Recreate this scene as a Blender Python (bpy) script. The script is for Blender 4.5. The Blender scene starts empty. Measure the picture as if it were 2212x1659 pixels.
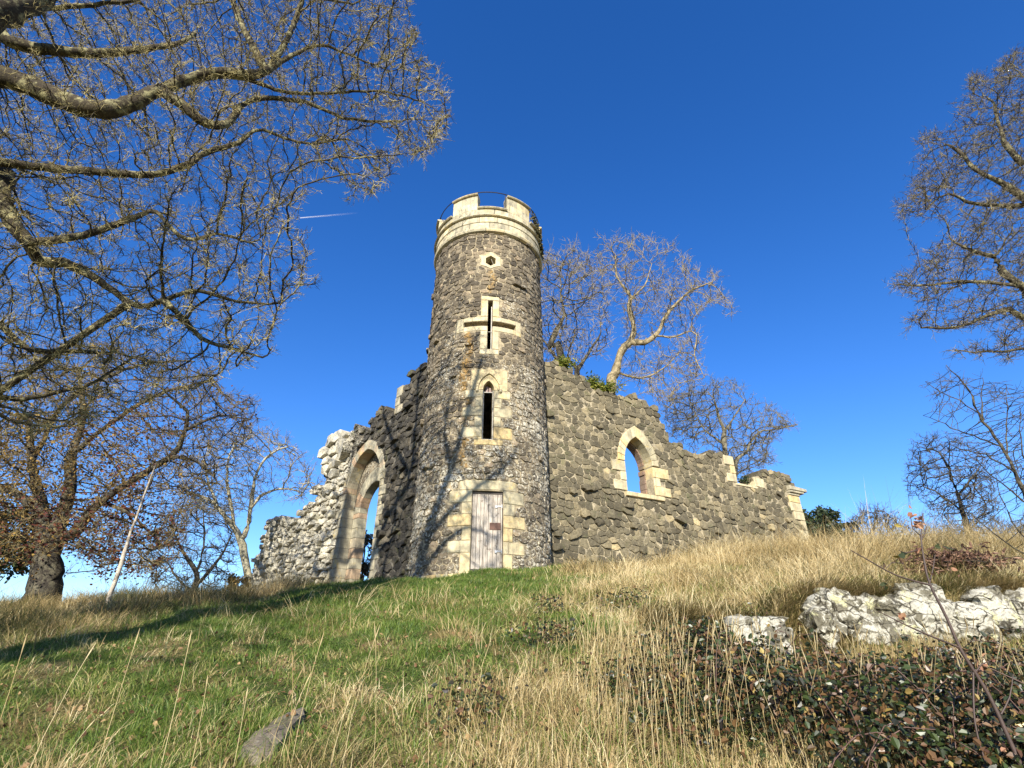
import bpy, math, random
import numpy as np
from mathutils import Vector, Matrix
from mathutils.geometry import tessellate_polygon
random.seed(7); rng = np.random.default_rng(11)
S = bpy.context.scene
COL = S.collection
PI = math.pi
R = math.radians

# ------------------------------------------------------------------ camera, sky, sun, exposure
F, TH, EYE = 1150.0, R(27.0), 1.6
cam = bpy.data.objects.new('camera', bpy.data.cameras.new('camera')); COL.objects.link(cam)
cam.location = (0, 0, EYE); cam.rotation_euler = (PI/2+TH, 0, 0)
cam.data.sensor_width = 36; cam.data.lens = F/2212*36
cam.data.clip_start = .05; cam.data.clip_end = 30000
S.camera = cam
SUN_AZ, SUN_EL = R(9), R(27)          # sun behind the camera, to its left
w = bpy.data.worlds.new("World"); S.world = w; w.use_nodes = True
nt = w.node_tree; bg = nt.nodes['Background']
sky = nt.nodes.new('ShaderNodeTexSky'); sky.sky_type = 'NISHITA'; sky.sun_disc = False
sky.sun_elevation = SUN_EL; sky.sun_rotation = PI+SUN_AZ
sky.air_density = 1.0; sky.dust_density = 0.25; sky.ozone_density = 4.0; sky.altitude = 300
hs = nt.nodes.new('ShaderNodeHueSaturation'); hs.inputs['Hue'].default_value = .513; hs.inputs['Saturation'].default_value = 1.27; hs.inputs['Value'].default_value = 1.28
nt.links.new(sky.outputs[0], hs.inputs['Color']); nt.links.new(hs.outputs[0], bg.inputs[0]); bg.inputs[1].default_value = .093
sl = bpy.data.lights.new('sun', 'SUN'); sl.energy = 5.0; sl.angle = R(.5); sl.color = (1, .93, .80)
so = bpy.data.objects.new('sun', sl); COL.objects.link(so)
tosun = Vector((-math.sin(SUN_AZ)*math.cos(SUN_EL), -math.cos(SUN_AZ)*math.cos(SUN_EL), math.sin(SUN_EL)))
so.rotation_euler = tosun.to_track_quat('Z', 'Y').to_euler(); so.location = (0, -5, 30)
S.view_settings.view_transform = 'Standard'; S.view_settings.look = 'None'
S.view_settings.exposure = 1.03; S.view_settings.gamma = 1.0

# ------------------------------------------------------------------ survey helpers
FC, FS, CT, ST = F*math.cos(TH), F*math.sin(TH), math.cos(TH), math.sin(TH)
def ray(u, v):
    up = 829.5-v; h = FC-up*ST
    return (u-1106)/h, (FS+up*CT)/h
def P(u, v, y):
    a, t = ray(u, v); return (a*y, y, EYE+t*y)
def c3(x, y): return (535.7+x*.31263, 777.7+y*.31263)
def c4(x, y): return (1157.8+x*.31253, 743.1+y*.31253)
def c5(x, y): return (1468.9+x*.3749, 1036.9+y*.3749)
def c7(x, y): return (x*.46875, y*.46875)
def c8(x, y): return (x*.4168, 691+y*.4168)
def c9(x, y): return (1123.3+x*.3958, 466.6+y*.3958)
def c10(x, y): return (1814.5+x*.4166, 86.4+y*.4166)
def c11(x, y): return (1693.6+x*.3334, 743.1+y*.3334)
def inpoly(px, py, poly):
    px = np.asarray(px, float); py = np.asarray(py, float); r = np.zeros(px.shape, bool); n = len(poly)
    for i in range(n):
        x0, y0 = poly[i]; x1, y1 = poly[(i+1) % n]
        if y0 == y1: continue
        c = ((y0 > py) != (y1 > py)) & (px < (x1-x0)*(py-y0)/(y1-y0)+x0)
        r ^= c
    return r

# ------------------------------------------------------------------ object helpers
def mesh_np(name, V, faces, mat, parent=None, smooth=False, attrs=None, mats=None, fmat=None):
    """V (n,3); faces: list of (m,k) int arrays, k = 3 or 4 (or list of python tuples)"""
    me = bpy.data.meshes.new(name)
    V = np.asarray(V, np.float32)
    if isinstance(faces, list) and len(faces) and isinstance(faces[0], np.ndarray) and faces[0].ndim == 2:
        loops = np.concatenate([f.ravel() for f in faces]).astype(np.int32)
        cnt = np.concatenate([np.full(len(f), f.shape[1], np.int32) for f in faces])
    else:
        loops = np.array([i for f in faces for i in f], np.int32)
        cnt = np.array([len(f) for f in faces], np.int32)
    st = np.concatenate([[0], np.cumsum(cnt)[:-1]]).astype(np.int32)
    me.vertices.add(len(V)); me.vertices.foreach_set('co', V.ravel())
    me.loops.add(len(loops)); me.loops.foreach_set('vertex_index', loops)
    me.polygons.add(len(cnt)); me.polygons.foreach_set('loop_start', st); me.polygons.foreach_set('loop_total', cnt)
    me.polygons.foreach_set('use_smooth', np.full(len(cnt), bool(smooth)))
    for k, (dom, vals) in (attrs or {}).items():
        a = me.attributes.new(k, 'FLOAT', dom); a.data.foreach_set('value', np.asarray(vals, np.float32))
    for m in (mats or [mat]): me.materials.append(m)
    if fmat is not None: me.polygons.foreach_set('material_index', np.asarray(fmat, np.int32))
    me.update(calc_edges=True); me.validate(verbose=False)
    o = bpy.data.objects.new(name, me); COL.objects.link(o)
    if parent: o.parent = parent
    return o
def tag(o, label=None, cat=None, group=None, kind=None):
    for k, v in (('label', label), ('category', cat), ('group', group), ('kind', kind)):
        if v: o[k] = v
    return o
def empty(name, label, cat, group=None, loc=(0, 0, 0)):
    o = bpy.data.objects.new(name, None); COL.objects.link(o); o.location = (0, 0, 0); o.empty_display_size = .3
    return tag(o, label, cat, group)
class MB:
    def __init__(s): s.v = []; s.f = []; s.a = []; s.cur = .5
    def add(s, vs, fs):
        b = len(s.v); s.v += [tuple(v) for v in vs]; s.f += [tuple(i+b for i in f) for f in fs]; s.a += [s.cur]*len(fs)
    def build(s, name, mat, parent=None, smooth=False):
        return mesh_np(name, s.v, s.f, mat, parent, smooth, {'rnd': ('FACE', s.a)})

# ------------------------------------------------------------------ materials
def newmat(name):
    m = bpy.data.materials.new(name); m.use_nodes = True; n = m.node_tree.nodes
    return m, m.node_tree, n['Principled BSDF']
def N(t, typ, **kw):
    n = t.nodes.new(typ)
    for k, v in kw.items():
        if k in n.inputs: n.inputs[k].default_value = v
        else: setattr(n, k, v)
    return n
def noise(t, scale, detail=6, rough=.6, vec=None, dist=0):
    n = N(t, 'ShaderNodeTexNoise'); n.inputs['Scale'].default_value = scale; n.inputs['Detail'].default_value = detail
    n.inputs['Roughness'].default_value = rough; n.inputs['Distortion'].default_value = dist
    if vec is not None: t.links.new(vec, n.inputs['Vector'])
    return n.outputs['Fac']
def ramp(t, fac, stops):
    n = N(t, 'ShaderNodeValToRGB'); e = n.color_ramp.elements
    while len(e) < len(stops): e.new(.5)
    for i, (p, c) in enumerate(stops):
        e[i].position = p; e[i].color = (c, c, c, 1) if not isinstance(c, (tuple, list)) else (*c, 1)
    t.links.new(fac, n.inputs[0]); return n.outputs[0]
def mix(t, fac, a, b, mode='MIX'):
    n = N(t, 'ShaderNodeMix'); n.data_type = 'RGBA'; n.blend_type = mode
    for sock, v in ((n.inputs[0], fac), (n.inputs[6], a), (n.inputs[7], b)):
        if isinstance(v, bpy.types.NodeSocket): t.links.new(v, sock)
        elif isinstance(v, (tuple, list)): sock.default_value = (*v, 1)
        else: sock.default_value = v
    return n.outputs[2]
def math_(t, op, a, b=0.0, c=None):
    n = N(t, 'ShaderNodeMath'); n.operation = op
    for i, v in enumerate((a, b) if c is None else (a, b, c)):
        if isinstance(v, bpy.types.NodeSocket): t.links.new(v, n.inputs[i])
        else: n.inputs[i].default_value = v
    return n.outputs[0]
def coord(t): return N(t, 'ShaderNodeTexCoord').outputs['Object']
def xyz(t, vec):
    n = N(t, 'ShaderNodeSeparateXYZ'); t.links.new(vec, n.inputs[0]); return n.outputs
def attr(t, name):
    n = N(t, 'ShaderNodeAttribute'); n.attribute_name = name; return n.outputs['Fac']
def bump(t, bsdf, h, strength=.5, dist=.02):
    n = N(t, 'ShaderNodeBump'); n.inputs['Strength'].default_value = strength; n.inputs['Distance'].default_value = dist
    t.links.new(h, n.inputs['Height']); t.links.new(n.outputs[0], bsdf.inputs['Normal'])

def rubble_mat(name, lichen=.35, kind='right'):
    """basalt rubble: each stone its own tint, pale lichen blotches, tower has an orange lichen streak"""
    m, t, b = newmat(name); oc = coord(t); r = attr(t, 'rnd')
    if kind == 'tower':
        base = ramp(t, r, [(0, (.070, .058, .042)), (.35, (.125, .102, .070)), (.7, (.18, .147, .098)), (.93, (.26, .20, .13)), (1, (.36, .28, .17))])
    elif kind == 'left':
        base = ramp(t, r, [(0, (.035, .032, .028)), (.4, (.065, .058, .045)), (.8, (.11, .095, .07)), (1, (.20, .17, .12))])
    else:
        base = ramp(t, r, [(0, (.070, .060, .040)), (.35, (.115, .099, .064)), (.7, (.175, .148, .092)), (.9, (.26, .215, .13)), (1, (.46, .37, .20))])
    n1 = noise(t, 9, 8, .7, oc)
    base = mix(t, 1.0, base, ramp(t, n1, [(.3, .62), (.5, .95), (.72, 1.45)]), 'MULTIPLY')
    n2 = noise(t, 60, 4, .7, oc)
    base = mix(t, .8, base, ramp(t, n2, [(.3, .65), (.7, 1.35)]), 'MULTIPLY')
    # lichen
    big = noise(t, .9, 3, .6, oc); fine = noise(t, 16, 7, .75, oc, .4)
    s = xyz(t, oc)
    amt = math_(t, 'MULTIPLY_ADD', big, .35, lichen-.35*.5)
    if kind == 'tower':     # lower half carries more white crust
        low = N(t, 'ShaderNodeMapRange'); t.links.new(s[2], low.inputs[0]); low.inputs[1].default_value = 12; low.inputs[2].default_value = 7
        low.inputs[3].default_value = 0; low.inputs[4].default_value = .085
        amt = math_(t, 'ADD', amt, low.outputs[0])
        rt = N(t, 'ShaderNodeMapRange'); t.links.new(s[0], rt.inputs[0]); rt.inputs[1].default_value = -.3; rt.inputs[2].default_value = .9
        rt.inputs[3].default_value = 0; rt.inputs[4].default_value = .012
        amt = math_(t, 'ADD', amt, rt.outputs[0])
    if kind == 'left':      # the far end is nearly white with crust
        fr = N(t, 'ShaderNodeMapRange'); t.links.new(s[0], fr.inputs[0]); fr.inputs[1].default_value = -4.3; fr.inputs[2].default_value = -6.8
        fr.inputs[3].default_value = -.06; fr.inputs[4].default_value = .26
        amt = math_(t, 'ADD', amt, fr.outputs[0])
    k = math_(t, 'SUBTRACT', math_(t, 'ADD', fine, amt), .78)
    lf = ramp(t, k, [(0, 0), (.06, 1)])
    lc = mix(t, noise(t, 5, 3, .5, oc), (.30, .27, .19), (.66, .62, .51))
    base = mix(t, lf, base, lc)
    if kind == 'tower':
        # orange lichen streaks running down left of the cross and lancet window, and under the hexagon
        wob = math_(t, 'MULTIPLY_ADD', noise(t, 1.3, 4, .6, oc), .9, -.45)
        def streak(x0, wd, z0, z1, thr):
            d = math_(t, 'ABSOLUTE', math_(t, 'SUBTRACT', math_(t, 'ADD', s[0], wob), x0))
            g = math_(t, 'SUBTRACT', 1.0, math_(t, 'DIVIDE', d, wd)); g = math_(t, 'MAXIMUM', g, 0)
            zz = math_(t, 'MULTIPLY', math_(t, 'LESS_THAN', s[2], z1), math_(t, 'GREATER_THAN', s[2], z0))
            front = math_(t, 'LESS_THAN', s[1], 14.6)
            q = math_(t, 'MULTIPLY', math_(t, 'MULTIPLY', g, zz), front)
            return ramp(t, math_(t, 'SUBTRACT', math_(t, 'ADD', math_(t, 'MULTIPLY', q, .5), noise(t, 22, 8, .8, oc)), thr), [(0, 0), (.16, .7)])
        o1 = streak(-1.28, .42, 6.0, 10.6, .87); o2 = streak(-.70, .5, 11.7, 12.9, .92)
        base = mix(t, o1, base, (.42, .24, .055)); base = mix(t, o2, base, (.48, .30, .09))
    else:
        ms = ramp(t, math_(t, 'SUBTRACT', noise(t, 2.2, 5, .7, oc), .56), [(0, 0), (.1, .45)])
        base = mix(t, ms, base, (.10, .105, .045))
    t.links.new(base, b.inputs['Base Color']); b.inputs['Roughness'].default_value = .92
    b.inputs['Specular IOR Level'].default_value = .25
    bump(t, b, math_(t, 'ADD', noise(t, 35, 8, .7, oc), math_(t, 'MULTIPLY', n1, 1.2)), .5, .022)
    return m
def mortar_mat(name, col=(.40, .35, .26), dark=(.16, .14, .11)):
    m, t, b = newmat(name); oc = coord(t)
    c = mix(t, ramp(t, noise(t, 7, 8, .7, oc), [(.35, 0), (.62, 1)]), dark, col)
    c = mix(t, .6, c, ramp(t, noise(t, 70, 3, .6, oc), [(.3, .6), (.7, 1.3)]), 'MULTIPLY')
    t.links.new(c, b.inputs['Base Color']); b.inputs['Roughness'].default_value = .95
    bump(t, b, noise(t, 40, 8, .7, oc), .8, .03); return m
def ashlar_mat(name='ashlar_sandstone', cols=((.36, .32, .21), (.52, .45, .29), (.55, .40, .17)), grime=.5):
    m, t, b = newmat(name); oc = coord(t); r = attr(t, 'rnd')
    c = ramp(t, r, [(0, cols[0]), (.6, cols[1]), (1, cols[2])])
    c = mix(t, 1, c, ramp(t, noise(t, 3, 6, .65, oc), [(.3, .7), (.65, 1.2)]), 'MULTIPLY')
    c = mix(t, ramp(t, noise(t, 4.5, 8, .75, oc), [(.5, 0), (.66, grime)]), c, (.15, .14, .115))
    c = mix(t, ramp(t, noise(t, 2.1, 6, .7, oc, .5), [(.56, 0), (.66, .6)]), c, (.50, .36, .11))
    mp = N(t, 'ShaderNodeMapping'); mp.inputs['Scale'].default_value = (9, 9, 1.1); t.links.new(oc, mp.inputs[0])
    c = mix(t, ramp(t, noise(t, 1, 7, .75, mp.outputs[0]), [(.50, 0), (.68, grime)]), c, (.13, .12, .09))
    c = mix(t, .6, c, ramp(t, noise(t, 90, 3, .7, oc), [(.3, .75), (.7, 1.25)]), 'MULTIPLY')
    t.links.new(c, b.inputs['Base Color']); b.inputs['Roughness'].default_value = .9
    b.inputs['Specular IOR Level'].default_value = .2
    bump(t, b, math_(t, 'ADD', noise(t, 30, 8, .7, oc), noise(t, 6, 3, .6, oc)), .35, .02); return m
def flat_mat(name, col, rough=.8, metal=0, var=.3, scale=20):
    m, t, b = newmat(name); oc = coord(t)
    c = mix(t, 1, col, ramp(t, noise(t, scale, 5, .65, oc), [(.3, 1-var), (.7, 1+var)]), 'MULTIPLY')
    t.links.new(c, b.inputs['Base Color']); b.inputs['Roughness'].default_value = rough; b.inputs['Metallic'].default_value = metal
    return m
def bark_mat(name, dark=(.05, .042, .032), pale=(.20, .19, .12), lo=.42, hi=.58, sc=6, tint=None):
    m, t, b = newmat(name); oc = coord(t)
    c = mix(t, ramp(t, noise(t, sc, 6, .7, oc), [(lo, 0), (hi, 1)]), dark, pale)
    if tint: c = mix(t, ramp(t, noise(t, 2.3, 4, .6, oc), [(.5, 0), (.62, 1)]), c, tint)
    c = mix(t, .7, c, ramp(t, noise(t, 40, 3, .6, oc), [(.3, .6), (.7, 1.4)]), 'MULTIPLY')
    t.links.new(c, b.inputs['Base Color']); b.inputs['Roughness'].default_value = .95; b.inputs['Specular IOR Level'].default_value = .15
    bump(t, b, noise(t, 30, 6, .7, oc), .6, .02); return m
def leaf_mat(name, stops, trans=.35, rough=.6, spec=.3):
    m, t, b = newmat(name)
    c = ramp(t, attr(t, 'rnd'), stops)
    t.links.new(c, b.inputs['Base Color']); b.inputs['Roughness'].default_value = rough; b.inputs['Specular IOR Level'].default_value = spec
    tr = N(t, 'ShaderNodeBsdfTranslucent'); t.links.new(c, tr.inputs[0])
    mx = N(t, 'ShaderNodeMixShader'); mx.inputs[0].default_value = trans
    t.links.new(b.outputs[0], mx.inputs[1]); t.links.new(tr.outputs[0], mx.inputs[2])
    t.links.new(mx.outputs[0], t.nodes['Material Output'].inputs[0]); return m

M_tower = rubble_mat('tower_rubble', .18, 'tower'); M_right = rubble_mat('basalt_rubble', .10, 'right'); M_left = rubble_mat('lichened_rubble', .16, 'left')
M_mort_t = mortar_mat('tower_mortar', (.46, .38, .24), (.14, .115, .075)); M_mort_r = mortar_mat('wall_mortar', (.44, .37, .24), (.15, .13, .09))
M_mort_l = mortar_mat('dark_mortar', (.20, .18, .14), (.05, .045, .038))
M_ash = ashlar_mat(); M_ash_top = ashlar_mat('parapet_sandstone', ((.36, .32, .22), (.52, .46, .31), (.54, .44, .26)), .75)
M_ash_l = ashlar_mat('arch_sandstone', ((.32, .29, .21), (.42, .38, .27), (.40, .27, .17)), .6)
M_wood = None
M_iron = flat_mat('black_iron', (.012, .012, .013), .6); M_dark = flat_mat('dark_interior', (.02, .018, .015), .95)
M_rust = flat_mat('rusty_plate', (.09, .04, .025), .7); M_galv = flat_mat('galvanised_hinge', (.42, .43, .44), .5, .3)
M_white = flat_mat('weathered_frame', (.45, .43, .38), .8)

# ------------------------------------------------------------------ ground
XS = [-40, -12, -6.4, -.7, 3, 7.4, 12.7, 40]; ZC = [2.2, 2.52, 2.86, 3.38, 3.48, 3.74, 3.78, 4.0]
SX = [-40, -8, -2, 1.5, 6, 12, 40]; SS = [0, .02, .0, .03, .11, .115, .06]
def sstep(a, b, x): t = np.clip((x-a)/(b-a), 0, 1); return t*t*(3-2*t)
def H(x, y):
    x = np.asarray(x, float); y = np.asarray(y, float)
    zc = np.interp(x, XS, ZC); sl = np.interp(x, SX, SS); yc = 13.3
    q = y/yc
    z = np.where(q < 1, zc*np.clip(q, -1.5, 1)*(1.06-.06*np.clip(q, -1, 1)), zc+sl*np.minimum(y-yc, 10))
    ye = np.interp(x, [2.4, 3.3, 3.9], [7.1, 7.2, 7.8])
    z = z-.42*sstep(1.5, 2.6, x)*sstep(2.5, 5.0, y)*(1-sstep(ye, ye+.3, y))       # hollow below the rock outcrop
    z = z+.12*sstep(3.0, 4.6, x)*sstep(ye, ye+.3, y)*(1-sstep(8.2, 12, y))
    z = z+.05*np.sin(x*1.3+.7)*np.cos(y*.9)+.035*np.sin(x*2.9+y*1.7)+.018*np.sin(x*6.1-y*4.3)*np.cos(y*5.2+x)
    r = np.hypot(x-0, np.maximum(y-18, 0)); far = sstep(26, 90, r); far2 = sstep(90, 1500, r)
    return z-far*14-far2*10
def n2(x, y, s, ph):
    return (np.sin(x*s+ph)*np.cos(y*s*1.3-ph*2)+np.sin(x*s*2.3+y*s*1.9+ph*3)*.6+np.sin(x*s*4.7-y*s*3.9+ph)*.35)/1.95
def straw_amount(x, y):
    """how straw-like the sward is at a place (0 green lawn, 1 tall dry grass)"""
    xb = np.interp(y, [3, 4.5, 6, 8, 13.5, 20], [-1.6, -.8, .6, .2, 1.6, 3])
    right = sstep(-1.1, 1.1, x-xb+n2(x, y, 1.3, 1)*1.3)
    left = sstep(-.5, .5, -(x+5.3+.37*(11-y))+n2(x, y, .9, 2)*.5)*sstep(6.5, 7.8, y)
    corner = (1-sstep(-4.6, -3.2, x+n2(x, y, 1.4, 3)*.6))*(1-sstep(5.2, 6.2, y))*.45
    near = (1-sstep(4.2, 5.6, y+n2(x, y, 1.2, 5)*.9))*.15
    patch = np.maximum(sstep(-.05, .45, n2(x, y, 2.3, 4))*.7*(1-sstep(8, 12, y)), sstep(.1, .6, n2(x, y, 5.1, 8))*.6*(1-sstep(9, 13, y)))
    return np.clip(np.maximum.reduce([right, left, near, patch, corner]), 0, 1)
def ground_mat():
    m, t, b = newmat('hillside_soil'); oc = coord(t)
    k = math_(t, 'ADD', attr(t, 'dry'), math_(t, 'MULTIPLY_ADD', noise(t, 2.5, 5, .65, oc), .6, -.3))
    c = mix(t, ramp(t, k, [(.25, 0), (.7, 1)]), (.050, .088, .015), (.23, .18, .075))
    c = mix(t, ramp(t, noise(t, 55, 3, .7, oc), [(.5, 0), (.62, .7)]), c, (.20, .16, .07))
    c = mix(t, 1, c, ramp(t, noise(t, 38, 6, .7, oc), [(.34, .25), (.7, 1.6)]), 'MULTIPLY')
    t.links.new(c, b.inputs['Base Color']); b.inputs['Roughness'].default_value = 1
    b.inputs['Specular IOR Level'].default_value = .1
    bump(t, b, noise(t, 25, 8, .7, oc), 1, .04); return m
def axis(lo, hi, step, far):
    a = list(np.arange(lo, hi+.001, step)); g = step; x = hi
    while x < far: g *= 1.25; x += g; a.append(x)
    g = step; x = lo; pre = []
    while x > -far: g *= 1.25; x -= g; pre.append(x)
    return np.array(pre[::-1]+a)
gx = axis(-16, 18, .12, 2500); gy = axis(-1, 26, .12, 2500)
GX, GY = np.meshgrid(gx, gy); GZ = H(GX, GY)
nx, ny = len(gx), len(gy); ii = (np.arange(ny-1)[:, None]*nx+np.arange(nx-1)[None]).ravel()
g = mesh_np('ground', np.stack([GX, GY, GZ], -1).reshape(-1, 3), [np.stack([ii, ii+1, ii+nx+1, ii+nx], 1)], ground_mat(), smooth=True, attrs={'dry': ('POINT', straw_amount(GX.ravel(), GY.ravel()))})
tag(g, kind='structure')

# ------------------------------------------------------------------ masonry generator
def clip_half(poly, nx_, ny_, c):
    out = []; n = len(poly)
    for i in range(n):
        a = poly[i]; b = poly[(i+1) % n]; da = a[0]*nx_+a[1]*ny_-c; db = b[0]*nx_+b[1]*ny_-c
        if da <= 0: out.append(a)
        if (da < 0 < db) or (db < 0 < da):
            k = da/(da-db); out.append((a[0]+(b[0]-a[0])*k, a[1]+(b[1]-a[1])*k))
    return out
def cells(s0, s1, z0, z1, sw, sh, aniso, rnd, merge=.0, wrap=False):
    """irregular coursed rubble: Voronoi cells in (s, z), stretched along the courses"""
    seeds = []; z = z0-sh; 
    while z < z1+sh:
        h = sh*rnd.uniform(.75, 1.3); s = s0-sw*rnd.random()
        while s < s1+sw:
            wd = sw*rnd.choice([.65, .85, 1., 1.25, 1.6]); 
            seeds.append(((s+wd*.5)+rnd.uniform(-.12, .12)*sw, z+h*.5+rnd.uniform(-.22, .22)*h)); s += wd
        z += h
    if merge: seeds = [p for p in seeds if rnd.random() > merge]
    gs = sw*1.2; grid = {}
    pts = [(p[0]/aniso, p[1]) for p in seeds]
    for i, p in enumerate(pts): grid.setdefault((int(p[0]//gs), int(p[1]//gs)), []).append(i)
    res = []
    for i, p in enumerate(pts):
        if not (s0 <= seeds[i][0] <= s1 and z0-sh*.3 <= p[1] <= z1): continue
        cx, cy = int(p[0]//gs), int(p[1]//gs)
        nb = [j for dx in (-1, 0, 1) for dy in (-1, 0, 1) for j in grid.get((cx+dx, cy+dy), ()) if j != i]
        nb.sort(key=lambda j: (pts[j][0]-p[0])**2+(pts[j][1]-p[1])**2)
        k = gs*.95; poly = [(p[0]-k, p[1]-k), (p[0]+k, p[1]-k), (p[0]+k, p[1]+k), (p[0]-k, p[1]+k)]
        for j in nb[:18]:
            q = pts[j]; a, b_ = q[0]-p[0], q[1]-p[1]
            poly = clip_half(poly, a, b_, (q[0]**2+q[1]**2-p[0]**2-p[1]**2)/2)
            if len(poly) < 3: break
        if len(poly) < 3: continue
        res.append((seeds[i], [(x*aniso, z_) for x, z_ in poly]))
    return res
def stones(mb, cl, mapf, rnd, gap, proud, excl=(), outline=None, jag=.02, through=None, rough=1.0, bigs=.0):
    for (c, poly) in cl:
        cx = sum(p[0] for p in poly)/len(poly); cz = sum(p[1] for p in poly)/len(poly)
        if any(inpoly([cx], [cz], e)[0] for e in excl): continue
        edge = False
        if outline is not None:
            if not inpoly([cx], [cz], outline)[0]: continue
            edge = not bool(np.all(inpoly([p[0] for p in poly], [p[1]+.06 for p in poly], outline)))
        # subdivide long edges, round, jitter
        pts = []
        n = len(poly)
        for i in range(n):
            a = poly[i]; b = poly[(i+1) % n]; L = math.hypot(b[0]-a[0], b[1]-a[1])
            if L < .025: continue
            pts.append((a[0]*.9+b[0]*.1, a[1]*.9+b[1]*.1))
            if L > .13: pts.append(((a[0]+b[0])/2+rnd.uniform(-jag, jag), (a[1]+b[1])/2+rnd.uniform(-jag, jag)))
            pts.append((a[0]*.1+b[0]*.9, a[1]*.1+b[1]*.9))
        if len(pts) < 3: continue
        area = abs(sum(pts[i][0]*pts[(i+1) % len(pts)][1]-pts[(i+1) % len(pts)][0]*pts[i][1] for i in range(len(pts))))/2
        size = math.sqrt(max(area, 1e-4)); k = max(.4, 1-gap*rnd.uniform(.5, 1.5)/size*2)
        pp = [(cx+(x-cx)*k, cz+(z-cz)*k) for x, z in pts]
        for e in excl:
            hit = inpoly([q[0] for q in pp], [q[1] for q in pp], e)
            if hit.any():
                for i in np.nonzero(hit)[0]:
                    q = pp[i]; f = 1.0
                    for _ in range(6):
                        f -= .16; r_ = (cx+(q[0]-cx)*f, cz+(q[1]-cz)*f)
                        if not inpoly([r_[0]], [r_[1]], e)[0]: break
                    pp[i] = r_
        d = proud*rnd.uniform(.5, 1.3)*min(1.4, size/.2)
        if bigs and rnd.random() < bigs: d += rnd.uniform(.03, .10)*min(1.5, size/.2)
        ta, tb = rnd.uniform(-1, 1)*.22*rough, rnd.uniform(-1, .6)*.30*rough
        back = -.03
        if edge and through: back = -through; d += .02
        m = len(pp); vs = []
        def ringv(sc, dep, tl):
            for (x, z) in pp:
                X = cx+(x-cx)*sc; Z = cz+(z-cz)*sc
                jd = rnd.uniform(-.008, .008)*rough
                vs.append(mapf(X, Z, dep+tl*((X-cx)*ta+(Z-cz)*tb)+jd*(tl > 0)))
        ringv(1, back, 0); ringv(.99, d*.72, .7); ringv(.93, d*.99, 1); ringv(.5, d*1.03+rnd.uniform(0, .008)*rough, 1)
        vs.append(mapf(cx+rnd.uniform(-.03, .03), cz+rnd.uniform(-.03, .03), d*1.04+rnd.uniform(-.008, .014)*rough))
        fs = []
        for rr in range(3):
            for i in range(m):
                j = (i+1) % m; fs.append((rr*m+i, rr*m+j, (rr+1)*m+j, (rr+1)*m+i))
        for i in range(m): fs.append((3*m+i, 3*m+(i+1) % m, 4*m))
        if edge and through: fs.append(tuple(range(m))[::-1])
        mb.cur = min(1, max(0, rnd.betavariate(1.6, 2.2)+(.05 if edge else 0))); mb.add(vs, fs)

def slab(mb, poly, d0, d1, mapf, maxw=.14, bev=.012, r=None, rnd=random):
    """dressed block: polygon in (s, z) from depth d0 (back) to d1 (face), cut into strips so it follows a curved wall"""
    s0 = min(p[0] for p in poly); s1 = max(p[0] for p in poly)
    mb.cur = rnd.random() if r is None else r
    k = max(1, int(math.ceil((s1-s0)/maxw)))
    for i in range(k):
        a = s0+(s1-s0)*i/k; b = s0+(s1-s0)*(i+1)/k
        q = clip_half(clip_half(list(poly), -1, 0, -a), 1, 0, b)
        if len(q) < 3: continue
        ar = sum(q[j][0]*q[(j+1) % len(q)][1]-q[(j+1) % len(q)][0]*q[j][1] for j in range(len(q)))
        if ar < 0: q = q[::-1]
        n = len(q); cx = sum(p[0] for p in q)/n; cz = sum(p[1] for p in q)/n
        S0, S1 = s0, s1; zs0 = min(p[1] for p in poly); zs1 = max(p[1] for p in poly)
        def ins(p):   # bevel only on the block's outer edges
            x, z = p
            if abs(x-S0) < 1e-6: x += bev
            if abs(x-S1) < 1e-6: x -= bev
            z += bev if z < (zs0+zs1)/2 and n == 4 else 0; z -= bev if p[1] > (zs0+zs1)/2 and n == 4 else 0
            return x, z
        vs = [mapf(x, z, d0) for x, z in q]+[mapf(x, z, d1-bev) for x, z in q]+[mapf(*ins(p), d1) for p in q]
        fs = [tuple(range(n))[::-1], tuple(range(2*n, 3*n))]
        for j in range(n):
            l = (j+1) % n; fs += [(j, l, n+l, n+j), (n+j, n+l, 2*n+l, 2*n+j)]
        mb.add(vs, fs)
def rect(a, b, c, d): return [(a, c), (b, c), (b, d), (a, d)]
def arch_pts(cx, hw, zs, za, n=10):
    """pointed arch intrados, left spring -> apex -> right spring"""
    h = za-zs; Rr = (h*h+hw*hw)/(2*hw); L = []
    a1 = math.asin(min(1, h/Rr))
    for i in range(n+1):
        a = a1*i/n; L.append((cx-hw+Rr-Rr*math.cos(a), zs+Rr*math.sin(a)))
    return L+[(2*cx-x, z) for x, z in L[:-1][::-1]]
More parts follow.
